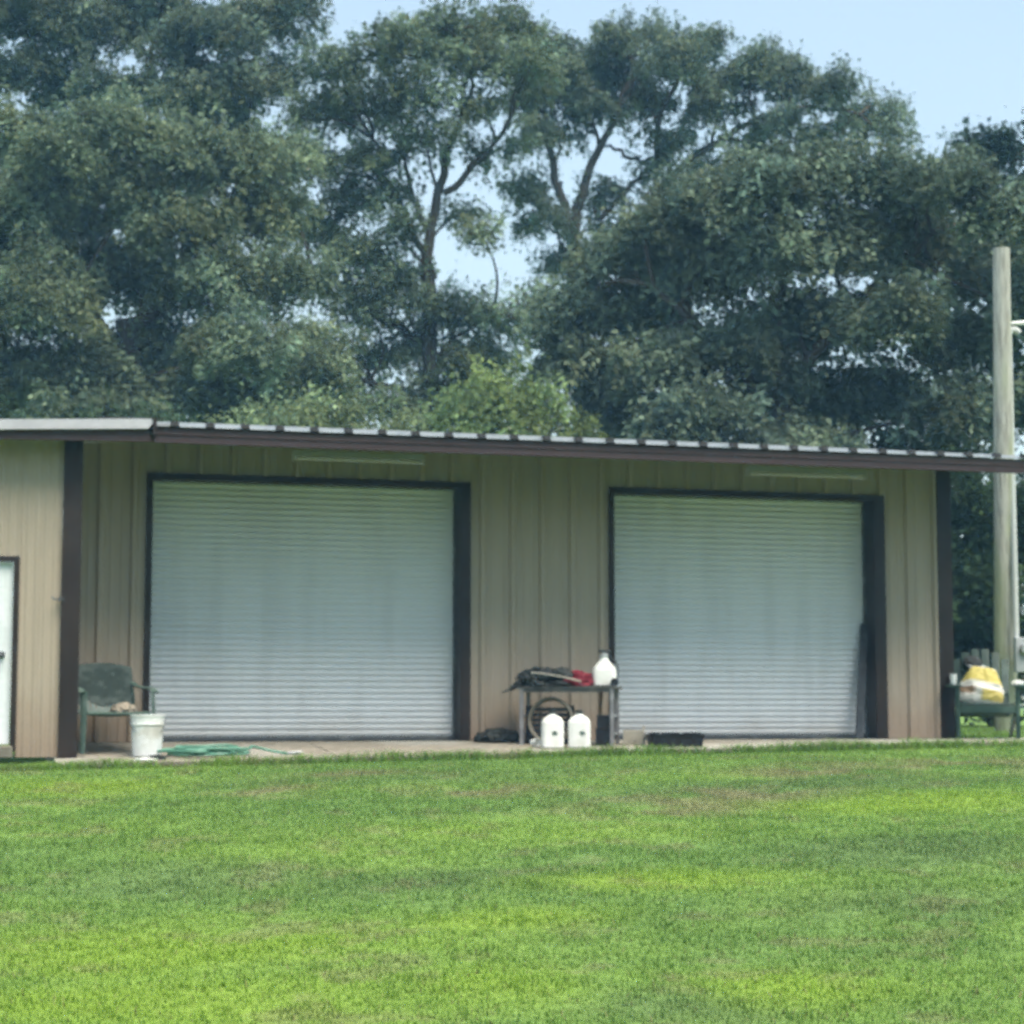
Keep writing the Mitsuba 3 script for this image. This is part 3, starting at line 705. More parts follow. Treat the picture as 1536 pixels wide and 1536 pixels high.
# unseen wood behind the camera, placed to block low sky and darken under the eave
wr2 = np.random.default_rng(91)
wc, wrad = [], []
for i in range(26):
    px_, py_ = -48 + 4.2 * i + wr2.normal(0, 1.0), -33 - 6 * wr2.uniform()
    h_ = wr2.uniform(9, 13)
    for j in range(26):
        zz = wr2.uniform(0.06, 1) * h_
        u_ = wr2.normal(0, 1, 2) * 1.9 * math.sqrt(max(0.15, 1 - (zz / h_) ** 2))
        wc.append([px_ + u_[0], py_ + u_[1], -3.3 + zz])
        wrad.append(wr2.uniform(0.9, 1.5))
wv, wf, wcol = leaf_cloud(wr2, np.array(wc), np.array(wrad), 70, 0.55, (0.042, 0.062, 0.040), 0.2, 0.08)
scene['unseen_woods'] = mikit.ply((wv, wf), 'leaf', color=wcol)
labels['unseen_woods'] = {'kind': 'stuff', 'label': 'unseen line of trees behind the camera, placed to block the low sky', 'category': 'trees'}

# ---------------------------------------------------------------- grass
rng = np.random.default_rng(77)


def blades(n_try, region, dens_fn, h, w, seed):
    r = np.random.default_rng(seed)
    x0, x1, y0, y1 = region
    x, y = r.uniform(x0, x1, n_try), r.uniform(y0, y1, n_try)
    keep = r.uniform(0, 1, n_try) < dens_fn(x, y)
    x, y = x[keep], y[keep]
    # tufts: pull blades a little towards tuft centres, taller inside
    clump = meshkit.fbm(np.stack([x * 5, y * 5, x * 0], -1), 3, 31)
    N = len(x)
    z = lawn_z(x, y)
    hh = h * r.uniform(0.55, 1.3, N) * (0.55 + 0.9 * clump)
    a = r.uniform(0, 2 * np.pi, N)
    lean = np.abs(r.normal(0.0, 1.0, N)) * hh
    d = np.stack([np.cos(a), np.sin(a), a * 0], 1)
    sdir = np.stack([-np.sin(a + r.normal(0, 0.5, N)), np.cos(a), a * 0], 1)
    ww = (w * r.uniform(0.7, 1.4, N))[:, None]
    b = np.stack([x, y, z - 0.008], 1)
    m = b + d * (lean * 0.35)[:, None] + np.array([0, 0, 1.0]) * (hh * 0.62)[:, None]
    t = b + d * lean[:, None] + np.array([0, 0, 1.0]) * (hh * 0.95)[:, None]
    v = np.stack([b - sdir * ww, b + sdir * ww, m - sdir * ww * 0.75, m + sdir * ww * 0.75, t], 1).reshape(-1, 3)
    k = np.arange(N)[:, None] * 5
    f = np.concatenate([k + [0, 1, 3], k + [0, 3, 2], k + [2, 3, 4]])
    u = r.uniform(0, 1, N)
    uv = np.stack([np.repeat(u, 5), np.tile([0, 0, 0.6, 0.6, 1.0], N)], 1)
    return v, f, uv


def in_view(x, y):
    dx, dy = x - CAM[0], y - CAM[1]
    z = dx * math.sin(ALPHA) + dy * math.cos(ALPHA)
    s = dx * math.cos(ALPHA) - dy * math.sin(ALPHA)
    ok = (np.abs(s) < 0.256 * z + 1.3) & (z > 5.6)
    return ok, z


def lawn_density(x, y):
    ok, z = in_view(x, y)
    bare = meshkit.fbm(np.stack([x * 2.1, y * 2.6, x * 0], -1), 3, 41)
    return np.where(ok & (y < APRON_Y + 0.02 + 0.05 * (bare - 0.5)), np.clip(1.0 - 0.03 * np.maximum(z - 8, 0), 0.6, 1) * np.clip(0.35 + 1.5 * bare, 0.3, 1), 0)


gv, gf, guv = [], [], []
off = 0
parts = [blades(480000, (-1.6, 11.5, -13.6, APRON_Y + 0.05), lawn_density, 0.032, 0.0036, 51)]
# rank fringe along the apron's edge, at the wing and on the ground beyond the garage
fringe = lambda x, y: np.where(in_view(x, y)[0], np.exp(-((y - APRON_Y + 0.03) / 0.10) ** 2), 0) * np.clip(2.2 * meshkit.fbm(np.stack([x * 2.5, x * 0, x * 0], -1), 3, 44) - 0.35, 0.05, 1)
parts.append(blades(30000, (0.9, 12.9, APRON_Y - 0.28, APRON_Y + 0.16), fringe, 0.085, 0.004, 52))
parts.append(blades(9000, (-2.0, 0.93, APRON_Y - 0.1, WY - 0.06), lambda x, y: np.ones_like(x), 0.06, 0.004, 53))
parts.append(blades(60000, (10.3, 16.0, 0.45, 14.0), lambda x, y: np.where(in_view(x, y)[0], 1.0, 0), 0.08, 0.006, 54))
for v, f, u in parts:
    gv.append(v)
    gf.append(f + off)
    guv.append(u)
    off += len(v)
scene['grass'] = mikit.ply((np.vstack(gv), np.vstack(gf)), 'grass_blade', uv=np.vstack(guv))
labels['grass'] = {'kind': 'stuff', 'label': 'short uneven green grass of the lawn in front of the garage', 'category': 'grass'}
NTRI += sum(map(len, gf))

# ---------------------------------------------------------------- utility pole at the right
Z = 24.6
pb = at(1508, 1059, Z)
pb[2] = float(lawn_z(pb[0], pb[1])) - 0.1
pt = at(1502, 372, Z)
P = thing('utility_pole', 'weathered pale wooden utility pole behind the right end of the garage', 'utility pole')
hgt = np.linspace(0, 1, 40)
shaft = tube(pb + (pt - pb) * hgt[:, None], 0.142 - 0.040 * hgt, 20)
v = np.array(shaft.vertices)
v[:, :2] += 0.006 * (meshkit.fbm(np.stack([v[:, 0] * 14, v[:, 1] * 14, v[:, 2] * 0.8], -1), 3, 61) - 0.5)[:, None]
add(f'{P}__shaft', mikit.ply(trimesh.Trimesh(v, shaft.faces, process=False), 'pole_wood', smooth=50))
side_ = RIGHT * 0.088 - np.array([FWD[0], FWD[1], 0]) * 0.07
cz = np.array([float(at(1520, 500, Z)[2]), 1.15])
cb = pb + (pt - pb) * 0.5
cond = [[cb[0] + side_[0] * 1.05, cb[1] + side_[1] * 1.05, z] for z in np.linspace(cz[1], cz[0], 6)]
add(f'{P}__conduit', mikit.ply(tube(cond, 0.036, 12), 'pale_pipe', smooth=40))
top = np.array(cond[-1])
add(f'{P}__weatherhead', mikit.ply(cat(move(trimesh.creation.icosphere(subdivisions=2, radius=0.05), top + [0, 0, 0.02]), tube(curve([top + [0, 0, 0.03], top + RIGHT * 0.06 + [0, 0, 0.06], top + RIGHT * 0.13 + [0, 0, 0.02]], 8), np.linspace(0.045, 0.038, 8), 10)), 'pale_pipe', smooth=40))
add(f'{P}__insulator', mikit.ply(tube([top + RIGHT * 0.0 + [0, 0, 0.14], top + RIGHT * 0.20 + [0, 0, 0.15]], [0.02, 0.03], 10), 'white_plastic', smooth=40))
wire = [top + RIGHT * (0.2 + 12 * s) + np.array([0, 0, 0.15 - 2.2 * s * (1 - s) + 1.2 * s]) for s in np.linspace(0, 1, 24)]
add(f'{P}__wire', mikit.ply(tube(wire, 0.008, 6), 'rubber'))
mb = np.array([cb[0], cb[1], 0]) + side_ * 1.6
ang = -ALPHA
mx = move(box(-0.10, 0.14, -0.13, 0.02, 0.74, 1.16, 0.012), (mb[0], mb[1], 0), rz=ang)
add(f'{P}__meter_box', mikit.ply(mx, 'meter_grey', smooth=30))
add(f'{P}__meter_box__dial', mikit.ply(move(lathe([(0, -0.015), (0.075, -0.01), (0.08, 0.03), (0.06, 0.06), (0, 0.065)], 24), (mb[0] + 0.02 * math.cos(ang) + 0.135 * math.sin(ang), mb[1] + 0.02 * math.sin(ang) - 0.135 * math.cos(ang), 1.02), rx=math.pi / 2, rz=ang), 'galvanised', smooth=40))

# ---------------------------------------------------------------- plastic chairs


def place(m, x, y, z, rz):
    return move(m, (x, y, z), rz=rz)


def panel(rows, t):
    """A moulded panel from rows of points (grid), with thickness t along its normals."""
    g = np.asarray(rows, float)
    m, n, _ = g.shape
    du, dv = np.gradient(g, axis=0), np.gradient(g, axis=1)
    nn = np.cross(du, dv)
    nn /= np.linalg.norm(nn, axis=2, keepdims=True) + 1e-12
    v = np.concatenate([(g + nn * t / 2).reshape(-1, 3), (g - nn * t / 2).reshape(-1, 3)])
    a, b = np.meshgrid(np.arange(m - 1), np.arange(n - 1), indexing='ij')
    k = (a * n + b).ravel()
    q = np.stack([k, k + n, k + n + 1, k + 1], 1)
    o = m * n
    rim = np.r_[np.arange(n), np.arange(1, m) * n + n - 1, (m - 1) * n + np.arange(n - 2, -1, -1), np.arange(m - 2, -1, -1) * n]
    side_q = np.stack([rim[:-1], rim[1:], rim[1:] + o, rim[:-1] + o], 1)
    q = np.vstack([q, (q + o)[:, ::-1], side_q])
    return trimesh.Trimesh(v, np.vstack([q[:, [0, 1, 2]], q[:, [0, 2, 3]]]), process=False)


def resin_chair(k, x, y, z, rz, mat, sh=0.38, top=0.80, w=0.54, dp=0.46):
    """A stacking garden chair facing -y in its own axes: moulded seat, slotted back, arms that run down into the legs."""
    P_ = lambda name, m, s=45, mt=mat: add(f'{k}__{name}', mikit.ply(place(m, x, y, z, rz), mt, smooth=s))
    u, v = np.linspace(-1, 1, 15), np.linspace(0, 1, 13)
    seat = [[(a * w * (0.46 - 0.05 * b), -dp / 2 + dp * b, sh - 0.035 * math.sin(math.pi * min(1, b * 1.05)) * (1 - a * a * 0.6) - 0.03 * b - (0.03 * max(0, 0.12 - b) / 0.12)) for b in v] for a in u]
    P_('seat', panel(seat, 0.012))
    # backrest: vertical slats between two rails
    bk = lambda a, b: (a * w * (0.40 + 0.06 * math.sin(b * 2.2)), dp / 2 - 0.02 + 0.15 * b - 0.035 * a * a * (1 - 0.4 * b) * -1 - 0.05 * (1 - a * a) * 0.0, sh - 0.03 + (top - sh) * b - 0.035 * b * a * a)
    bars = [panel([[bk(a + s * 0.082, b) for b in np.linspace(0.02, 0.93, 10)] for s in (-1, 0, 1)], 0.010) for a in np.linspace(-0.80, 0.80, 9)]
    P_('backrest', cat(*bars, panel([[bk(a, b) for b in (0.80, 0.86, 0.92, 1.0)] for a in np.linspace(-1, 1, 17)], 0.016), panel([[bk(a, b) for b in (0.0, 0.05, 0.1)] for a in np.linspace(-0.95, 0.95, 13)], 0.013)))
    for s in (-1, 1):
        arm = curve([bk(s * 0.98, 0.72), (s * w * 0.54, 0.10, sh + 0.21), (s * w * 0.55, -0.08, sh + 0.20), (s * w * 0.535, -dp / 2 + 0.01, sh + 0.165)], 14)
        g = [[p + np.array([e * 0.028, 0, -0.012 * abs(e)]) for e in (-1, -0.4, 0.4, 1)] for p in arm]
        P_('armrest', panel(g, 0.014))
        for front in (True, False):
            if front:
                a0, a1 = np.array([s * w * 0.535, -dp / 2 + 0.015, sh + 0.165]), np.array([s * w * 0.56, -dp / 2 - 0.03, 0.0])
            else:
                a0, a1 = np.array(bk(s * 0.98, 0.55)), np.array([s * w * 0.55, dp / 2 + 0.09, 0.0])
            path = np.linspace(a0, a1, 10)
            wd = np.linspace(0.030, 0.021, 10)
            g = []
            for q, ww in zip(path, wd):
                g.append([q + np.array([s * -0.030 * c * 1.0, (0.030 * (1 - c) if front else -0.030 * (1 - c)) - 0.004, 0]) * (ww / 0.03) for c in (1.3, 0.6, 0.0)] + [q + np.array([s * 0.004, (0.045 if front else -0.045), 0]) * (ww / 0.03)])
            P_('leg', panel(g, 0.009))


CY = -0.98
c1 = thing('plastic_chair', 'faded dark green plastic garden chair beside the brown corner trim at the left', 'chair')
cx, cy = 1.46, -0.85
resin_chair(c1, cx, cy, float(apron_z(cx, cy)) + 0.001, 0.20, 'faded_plastic', 0.37, 0.81, 0.60, 0.46)
k = thing('draped_cloth', 'dark mottled green cloth draped over the back of the left plastic chair', 'cloth')
U, V = np.meshgrid(np.linspace(-1, 1, 40), np.linspace(0, 1, 30), indexing='ij')
wob = meshkit.fbm(np.stack([U * 2.6, V * 2.0, U * 0], -1), 4, 81) - 0.5
hang = 0.20 + 0.16 * (meshkit.fbm(np.stack([U * 1.8, U * 0, U * 0], -1), 3, 82) - 0.5) * 2
Vb = np.clip(hang + (1.0 - hang) * np.minimum(V / 0.72, 1), 0, 1)
over = np.clip((V - 0.72) / 0.28, 0, 1)
Xc = U * 0.60 * (0.41 + 0.06 * np.sin(Vb * 2.2)) * 1.01
Yc = 0.46 / 2 - 0.02 + 0.15 * Vb + 0.035 * U ** 2 * (1 - 0.4 * Vb) - 0.022 - 0.045 * wob * (1 - over) + 0.055 * np.sin(over * np.pi / 2) + 0.01
Zc = 0.37 - 0.03 + 0.44 * Vb - 0.035 * Vb * U ** 2 + 0.014 * np.sin(over * np.pi) - 0.20 * np.clip(over - 0.4, 0, 1)
scene[k] = mikit.ply(place(panel(np.stack([Xc, Yc, Zc], -1), 0.005), cx, cy, float(apron_z(cx, cy)) + 0.001, 0.20), 'drape_cloth', smooth=50)
k = thing('crumpled_cloth', 'crumpled tan cloth lying on the seat of the left green chair', 'cloth')
scene[k] = mikit.ply(move(lump(0.12, 0.10, 0.075, 3), (cx + 0.10, cy - 0.03, float(apron_z(cx, cy)) + 0.34)), 'tan_cloth', smooth=True)


def adirondack(k, x, y, z, rz, mat):
    """A low slatted garden chair with wide flat arms, facing -y in its own axes."""
    P_ = lambda name, m, s=30: add(f'{k}__{name}', mikit.ply(place(m, x, y, z, rz), mat, smooth=s))
    for i in range(6):                                       # seat slats, falling to the back
        yy, zz = -0.28 + 0.085 * i, 0.345 - 0.022 * i
        P_('seat_slat', move(box(-0.27, 0.27, -0.038, 0.038, -0.009, 0.009, 0.006), (0, yy, zz), rx=-0.25))
    for i in range(6):                                       # back slats, fanned with a rounded top
        a = (i - 2.5) / 2.5
        h = 0.76 - 0.12 * a * a
        m = box(-0.041, 0.041, -0.009, 0.009, 0, h, 0.006)
        m = move(m, (0, 0, 0), rx=-0.38)
        P_('back_slat', move(m, (a * 0.215, 0.19, 0.235), ry=a * 0.07))
    for s in (-1, 1):
        P_('armrest', hull([(s * (0.335 + dx), yy, 0.53 + dz) for dz in (0, 0.022) for dx, yy in ((-0.07, -0.36), (0.07, -0.36), (0.085, -0.25), (0.05, 0.27), (-0.02, 0.27), (-0.07, -0.1))]))
        P_('leg', box(s * 0.30 - 0.02, s * 0.30 + 0.02, -0.33, -0.23, 0.0, 0.528, 0.008))
        P_('leg', hull([(s * 0.295 + e * 0.014, yy, zz) for e in (-1, 1) for yy, zz in ((-0.30, 0.30), (-0.30, 0.36), (0.42, 0.0), (0.50, 0.0), (0.20, 0.22))]))
    P_('apron', box(-0.275, 0.275, -0.325, -0.305, 0.26, 0.335, 0.006))
    P_('crossbar', box(-0.27, 0.27, 0.26, 0.285, 0.40, 0.47, 0.006))


c2 = thing('garden_chair', 'low dark green slatted plastic chair holding a yellow and white sack at the right', 'chair')
gx, gy, gr = 10.46, -0.05, -0.42
gz = float(apron_z(gx, gy)) + 0.002
adirondack(c2, gx, gy, gz, gr, 'green_plastic')
# sack leaning on its back
n1, n2 = 44, 44
U, V = np.meshgrid(np.linspace(-1, 1, n1), np.linspace(-1, 1, n2), indexing='ij')
thick = 0.105 * np.clip((1 - np.abs(U) ** 3.0) * (1 - np.abs(V) ** 3.0), 0, 1) ** 0.6
wr_ = 0.055 * (meshkit.fbm(np.stack([U * 2.2 + V, V * 2.8, U * 0], -1), 4, 71) - 0.5) - 0.05 * np.abs(meshkit.fbm(np.stack([U * 1.8, V * 3.2 - U, U * 0 + 2], -1), 3, 73) - 0.5)
fr_ = np.stack([U * (0.22 - 0.085 * np.clip(V, -0.2, 1)) * (1 - 0.08 * V ** 2), -thick - wr_, V * 0.22 * (1 - 0.06 * U ** 2)], -1)
bk_ = np.stack([fr_[..., 0], thick * 0.8 - wr_, fr_[..., 2]], -1)
vv = np.concatenate([fr_.reshape(-1, 3), bk_.reshape(-1, 3)])
a, b = np.meshgrid(np.arange(n1 - 1), np.arange(n2 - 1), indexing='ij')
q = (a * n2 + b).ravel()
q = np.stack([q, q + n2, q + n2 + 1, q + 1], 1)
q = np.vstack([q, (q + n1 * n2)[:, ::-1]])
sackm = trimesh.Trimesh(vv, np.vstack([q[:, [0, 1, 2]], q[:, [0, 2, 3]]]), process=False)
uvs = np.tile(np.stack([U / 2 + 0.5, V / 2 + 0.5], -1).reshape(-1, 2), (2, 1))
sackm = move(sackm, (-0.03, -0.02, 0.545), rx=-0.42, ry=0.16)
k = thing('sack', 'plump yellow and white sack propped on the low green chair', 'sack')
scene[k] = mikit.ply(place(sackm, gx, gy, gz, gr), 'sack_print', smooth=True, uv=uvs)
# cap over the top of the back
cap = lathe([(0.105, 0.0), (0.104, 0.03), (0.09, 0.055), (0.06, 0.075), (0.0, 0.082)], 24)
brim = hull([(0.10 * math.cos(t), -0.16 - 0.05 * math.cos(t * 1) * 0 - 0.06 * math.sin(t), z_) for t in np.linspace(0, math.pi, 9) for z_ in (0.0, 0.006)] + [(0.1, -0.02, 0.006), (-0.1, -0.02, 0.006), (0.1, -0.02, 0.012), (-0.1, -0.02, 0.012)])
k = thing('cap', 'dark cap with a grey brim resting on top of the low green chair back', 'cap')
T_ = lambda m: place(move(m, (-0.09, 0.36, 0.775), rx=0.35, rz=0.5), gx, gy, gz, gr)
add(f'{k}__crown', mikit.ply(T_(cap), 'dark_cloth', smooth=50))
add(f'{k}__brim', mikit.ply(T_(brim), 'meter_grey', smooth=30))
k = thing('cup', 'small pale plastic cup standing on the arm of the low green chair', 'cup')
scene[k] = mikit.ply(place(move(lathe([(0, 0.0), (0.028, 0.0), (0.038, 0.11), (0.035, 0.11), (0.026, 0.006), (0, 0.006)], 20), (-0.335, -0.22, 0.553)), gx, gy, gz, gr), 'bucket_plastic', smooth=40)
k = thing('paper', 'crumpled white paper on the right arm of the low green chair', 'paper')
scene[k] = mikit.ply(place(move(lump(0.07, 0.06, 0.04, 9, 3), (0.34, 0.0, 0.553)), gx, gy, gz, gr), 'white_plastic')

# ---------------------------------------------------------------- things by the left door
bx, by = 1.735, -1.20
bz = float(apron_z(bx, by)) + 0.002
k = thing('bucket', 'dirty white plastic bucket standing in front of the left green chair', 'bucket')
add(f'{k}__body', mikit.ply(move(lathe([(0, 0.004), (0.118, 0.0), (0.125, 0.006), (0.140, 0.27), (0.148, 0.272), (0.149, 0.285), (0.142, 0.287), (0.146, 0.345), (0.152, 0.348), (0.152, 0.362), (0.141, 0.362), (0.121, 0.012), (0, 0.012)], 40), (bx, by, bz)), 'bucket_plastic', smooth=35))
hd = [(0.152 * math.cos(t), -0.16 * math.sin(t) * 0.75, 0.31 - 0.13 * math.sin(t)) for t in np.linspace(0, math.pi, 18)]
add(f'{k}__handle', mikit.ply(move(tube(hd, 0.004, 6), (bx, by, bz)), 'grey_steel', smooth=True))
k = thing('rag', 'small dark rag lying on the slab against the white bucket', 'rag')
rx_, ry_ = bx + 0.06, by - 0.23
scene[k] = mikit.ply(move(lump(0.085, 0.05, 0.035, 12, 3), (rx_, ry_, float(apron_z(rx_, ry_)))), 'dark_cloth', smooth=True)
k = thing('bag', 'flattened white plastic bag on the slab at the foot of the bucket', 'bag')
rx_, ry_ = bx - 0.05, by - 0.28
scene[k] = mikit.ply(move(lump(0.11, 0.06, 0.02, 14, 3), (rx_, ry_, float(apron_z(rx_, ry_)))), 'white_plastic', smooth=True)

# green hose dropped in flat loops
hr = np.random.default_rng(8)
t = np.linspace(0, 2 * np.pi * 6, 420)
rxh = 0.26 + 0.10 * np.sin(t * 0.37 + 1) + 0.04 * np.sin(t * 2.3)
ryh = 0.19 + 0.05 * np.sin(t * 0.53)
hx = 2.22 + rxh * np.cos(t) + 0.12 * np.sin(t * 0.21)
hy = -1.22 + ryh * np.sin(t) + 0.03 * np.sin(t * 0.43)
lay = 0.011 + 0.021 * np.clip(np.round(t / (2 * np.pi)) * 0.55, 0, 3) + 0.008 * np.sin(t * 1.7) ** 2
hz = apron_z(hx, hy) + lay
tail = np.stack([np.linspace(hx[-1], 2.95, 30), hy[-1] - 0.10 * np.sin(np.linspace(0, 3.1, 30)), 0 * np.linspace(0, 1, 30)], 1)
tail[:, 2] = apron_z(tail[:, 0], tail[:, 1]) + np.linspace(lay[-1], 0.011, 30)
k = thing('garden_hose', 'green garden hose dropped in loose coils on the slab by the left roll-up door', 'hose')
add(f'{k}__tubing', mikit.ply(tube(np.vstack([np.stack([hx, hy, hz], 1), tail[1:]]), 0.0115, 8), 'hose_rubber', smooth=True))
e = tail[-1]
add(f'{k}__nozzle', mikit.ply(cat(tube([e, e + [0.06, -0.01, 0.004], e + [0.13, -0.02, 0.012]], [0.013, 0.019, 0.011], 10)), 'galvanised', smooth=40))

# ---------------------------------------------------------------- the work table and its clutter
tx, ty, tr = 5.75, -0.62, -0.46
tz = float(apron_z(tx, ty))
TH, TL, TD = 0.545, 0.96, 0.42
Tb = thing('work_table', 'low metal framed work table against the wall between the two roll-up doors', 'table')
TP = lambda name, m, mat, s=30: add(f'{Tb}__{name}', mikit.ply(place(m, tx, ty, tz, tr), mat, smooth=s))
for i in range(4):
    TP('top_board', box(-TL / 2, TL / 2, -TD / 2 + i * TD / 4 + 0.003, -TD / 2 + (i + 1) * TD / 4 - 0.003, TH - 0.022, TH + (0.0015 if i % 2 else 0), 0.003), 'table_board')
for sx in (-1, 1):
    for sy in (-1, 1):
        lx, ly = sx * (TL / 2 - 0.05), sy * (TD / 2 - 0.025)
        zf = float(apron_z(tx + lx * math.cos(tr) - ly * math.sin(tr), ty + lx * math.sin(tr) + ly * math.cos(tr))) - tz
        TP('leg', box(lx - 0.017, lx + 0.017, ly - 0.017, ly + 0.017, zf, TH - 0.0225), 'steel_frame')
    for zz in (0.10, 0.27):
        TP('rail', tube([(sx * (TL / 2 - 0.05), -TD / 2 + 0.043, zz), (sx * (TL / 2 - 0.05), TD / 2 - 0.043, zz)], 0.011, 10), 'galvanised')
TP('rail', box(-TL / 2 + 0.068, TL / 2 - 0.068, -TD / 2 + 0.012, -TD / 2 + 0.030, TH - 0.055, TH - 0.0225), 'table_board')


def local(lx, ly):
    return tx + lx * math.cos(tr) - ly * math.sin(tr), ty + lx * math.sin(tr) + ly * math.cos(tr)


# a jug: rounded flat-sided can with sloping shoulders, screw cap and side handle
def superellipse(w, d, z, n=32, e=4.0):
    t = np.linspace(0, 2 * np.pi, n, endpoint=False)
    c, s = np.cos(t), np.sin(t)
    return np.stack([w * np.sign(c) * np.abs(c) ** (2 / e), d * np.sign(s) * np.abs(s) ** (2 / e), np.full(n, z)], 1)


def loft(rings):
    n = len(rings[0])
    v = np.vstack([*rings, rings[0].mean(0), rings[-1].mean(0)])
    f = []
    for i in range(len(rings) - 1):
        for j in range(n):
            a, b = i * n + j, i * n + (j + 1) % n
            f += [(a, b, b + n), (a, b + n, a + n)]
    L_ = (len(rings) - 1) * n
    for j in range(n):
        f += [(len(v) - 2, (j + 1) % n, j), (len(v) - 1, L_ + j, L_ + (j + 1) % n)]
    return trimesh.Trimesh(v, f, process=False)


body = loft([superellipse(0.090, 0.062, 0.0), superellipse(0.102, 0.074, 0.010), superellipse(0.104, 0.076, 0.03), superellipse(0.104, 0.076, 0.225), superellipse(0.101, 0.073, 0.245, e=3.5), superellipse(0.080, 0.060, 0.275, e=3),
             superellipse(0.050, 0.042, 0.295, e=2.4), superellipse(0.034, 0.034, 0.302, e=2), superellipse(0.030, 0.030, 0.318, e=2)])
capm = lathe([(0, 0.316), (0.036, 0.316), (0.036, 0.345), (0.030, 0.349), (0, 0.349)], 20)
grip = tube(curve([(0, 0.030, 0.325), (0, 0.055, 0.330), (0, 0.070, 0.285), (0, 0.068, 0.235)], 14), 0.011, 8)
leafm = Polygon([(-0.034, 0.0), (-0.012, 0.012), (-0.020, 0.024), (0.0, 0.016), (0.010, 0.030), (0.016, 0.012), (0.036, 0.002), (0.014, -0.010), (0.018, -0.026), (0.0, -0.014), (-0.016, -0.022), (-0.012, -0.008)])
mark = trimesh.creation.extrude_polygon(leafm, 0.0016)
mark = trimesh.Trimesh(np.stack([mark.vertices[:, 0], -mark.vertices[:, 2], mark.vertices[:, 1]], 1), mark.faces, process=False)
body_p, cap_p, grip_p, mark_p = mikit.ply(body, 'white_plastic', smooth=40), mikit.ply(capm, 'dark_cap', smooth=40), mikit.ply(grip, 'white_plastic', smooth=40), mikit.ply(mark, 'logo_ink')


def jug(label, x, y, z, rz, mx, sc=1.0):
    k = thing('plastic_jug', label, 'jug', None)
    tw = T().translate([x, y, z]).rotate([0, 0, 1], math.degrees(rz)).scale([sc, sc, sc])
    add(f'{k}__body', {**body_p, 'to_world': tw})
    add(f'{k}__cap', {**cap_p, 'to_world': tw})
    add(f'{k}__handle', {**grip_p, 'to_world': tw})
    add(f'{k}__mark', {**mark_p, 'to_world': tw @ T().translate([mx, -0.0762, 0.135])})


def on_apron(px, y):
    """A place on the apron at depth y below the sighted column px."""
    d = (px - 768) / 3000.0 * RIGHT + FWD
    t_ = (y - CAM[1]) / d[1]
    x = CAM[0] + t_ * d[0]
    return x, y, float(apron_z(x, y)) + 0.001


x, y, z = on_apron(828, -1.10)
jug('white plastic jug with dark mark, left one of two on the ground before the table', x, y, z, -0.20, 0.012, 1.0)
x, y, z = on_apron(868, -1.14)
jug('white plastic jug with dark mark, right one of two on the ground before the table', x, y, z, -0.34, 0.026, 1.0)
x, y = local(0.335, -0.02)
pj = thing('sprayer', 'white plastic sprayer with a dark pump head standing on top of the work table', 'sprayer')
tw = T().translate([x, y, tz + TH + 0.002]).rotate([0, 0, 1], -14)
sb = loft([superellipse(0.098, 0.080, 0.0), superellipse(0.112, 0.094, 0.012), superellipse(0.114, 0.096, 0.04), superellipse(0.114, 0.096, 0.145, e=3.5), superellipse(0.104, 0.088, 0.175, e=3), superellipse(0.078, 0.070, 0.208, e=2.5), superellipse(0.050, 0.048, 0.238, e=2), superellipse(0.038, 0.038, 0.262, e=2), superellipse(0.036, 0.036, 0.275, e=2)])
add(f'{pj}__body', {**mikit.ply(sb, 'white_plastic', smooth=40), 'to_world': tw})
add(f'{pj}__collar', {**mikit.ply(lathe([(0, 0.274), (0.042, 0.274), (0.042, 0.300), (0.016, 0.304), (0.016, 0.318), (0, 0.318)], 20), 'meter_grey', smooth=40), 'to_world': tw})
add(f'{pj}__pump_handle', {**mikit.ply(cat(box(-0.062, 0.062, -0.018, 0.018, 0.3185, 0.350, 0.010)), 'dark_cap', smooth=40), 'to_world': tw})
add(f'{pj}__mark', {**mark_p, 'to_world': tw @ T().translate([0.045, -0.0205, -0.035])})
add(f'{pj}__hose', {**mikit.ply(tube(curve([(0.03, -0.02, 0.285), (0.10, -0.06, 0.24), (0.125, -0.07, 0.12), (0.10, -0.10, 0.012)], 16), 0.006, 6), 'dark_cap', smooth=True), 'to_world': tw})

# on the table
k = thing('plastic_sheet', 'crumpled black plastic sheeting heaped on the left of the work table', 'sheeting')
sh_ = lump(0.34, 0.18, 0.125, 21, 5, 0.55, 3.0)
v = np.array(sh_.vertices)
over = np.clip(-(v[:, 0] + 0.26) / 0.12, 0, 1)
v[:, 2] -= 0.07 * over * (v[:, 0] < -0.26)
x, y = local(-0.22, -0.03)
scene[k] = mikit.ply(place(trimesh.Trimesh(v, sh_.faces, process=False), x, y, tz + TH + 0.002, tr), 'black_sheet', smooth=50)
k = thing('stick', 'pale wooden stick lying across the black sheeting on the work table', 'stick')
x, y = local(-0.10, -0.14)
scene[k] = mikit.ply(place(tube(curve([(-0.24, -0.02, 0.125), (0, -0.05, 0.095), (0.24, -0.06, 0.040)], 10), 0.011, 8), x, y, tz + TH + 0.005, tr), 'pale_wood', smooth=40)
k = thing('red_rag', 'crumpled red rag on the work table beside the white jug', 'rag')
x, y = local(0.10, -0.05)
scene[k] = mikit.ply(place(lump(0.17, 0.12, 0.115, 26, 5, 0.5, 3.2), x, y, tz + TH + 0.002, tr), 'red_cloth', smooth=50)
k = thing('can', 'small black can lying at the right end of the work table', 'can')
x, y = local(0.445, -0.12)
scene[k] = mikit.ply(move(lathe([(0, -0.04), (0.034, -0.04), (0.038, -0.036), (0.038, 0.036), (0.034, 0.04), (0.030, 0.036), (0, 0.034)], 20), (x, y, tz + TH + 0.040), rx=math.pi / 2, rz=-0.3), 'black_plastic', smooth=40)

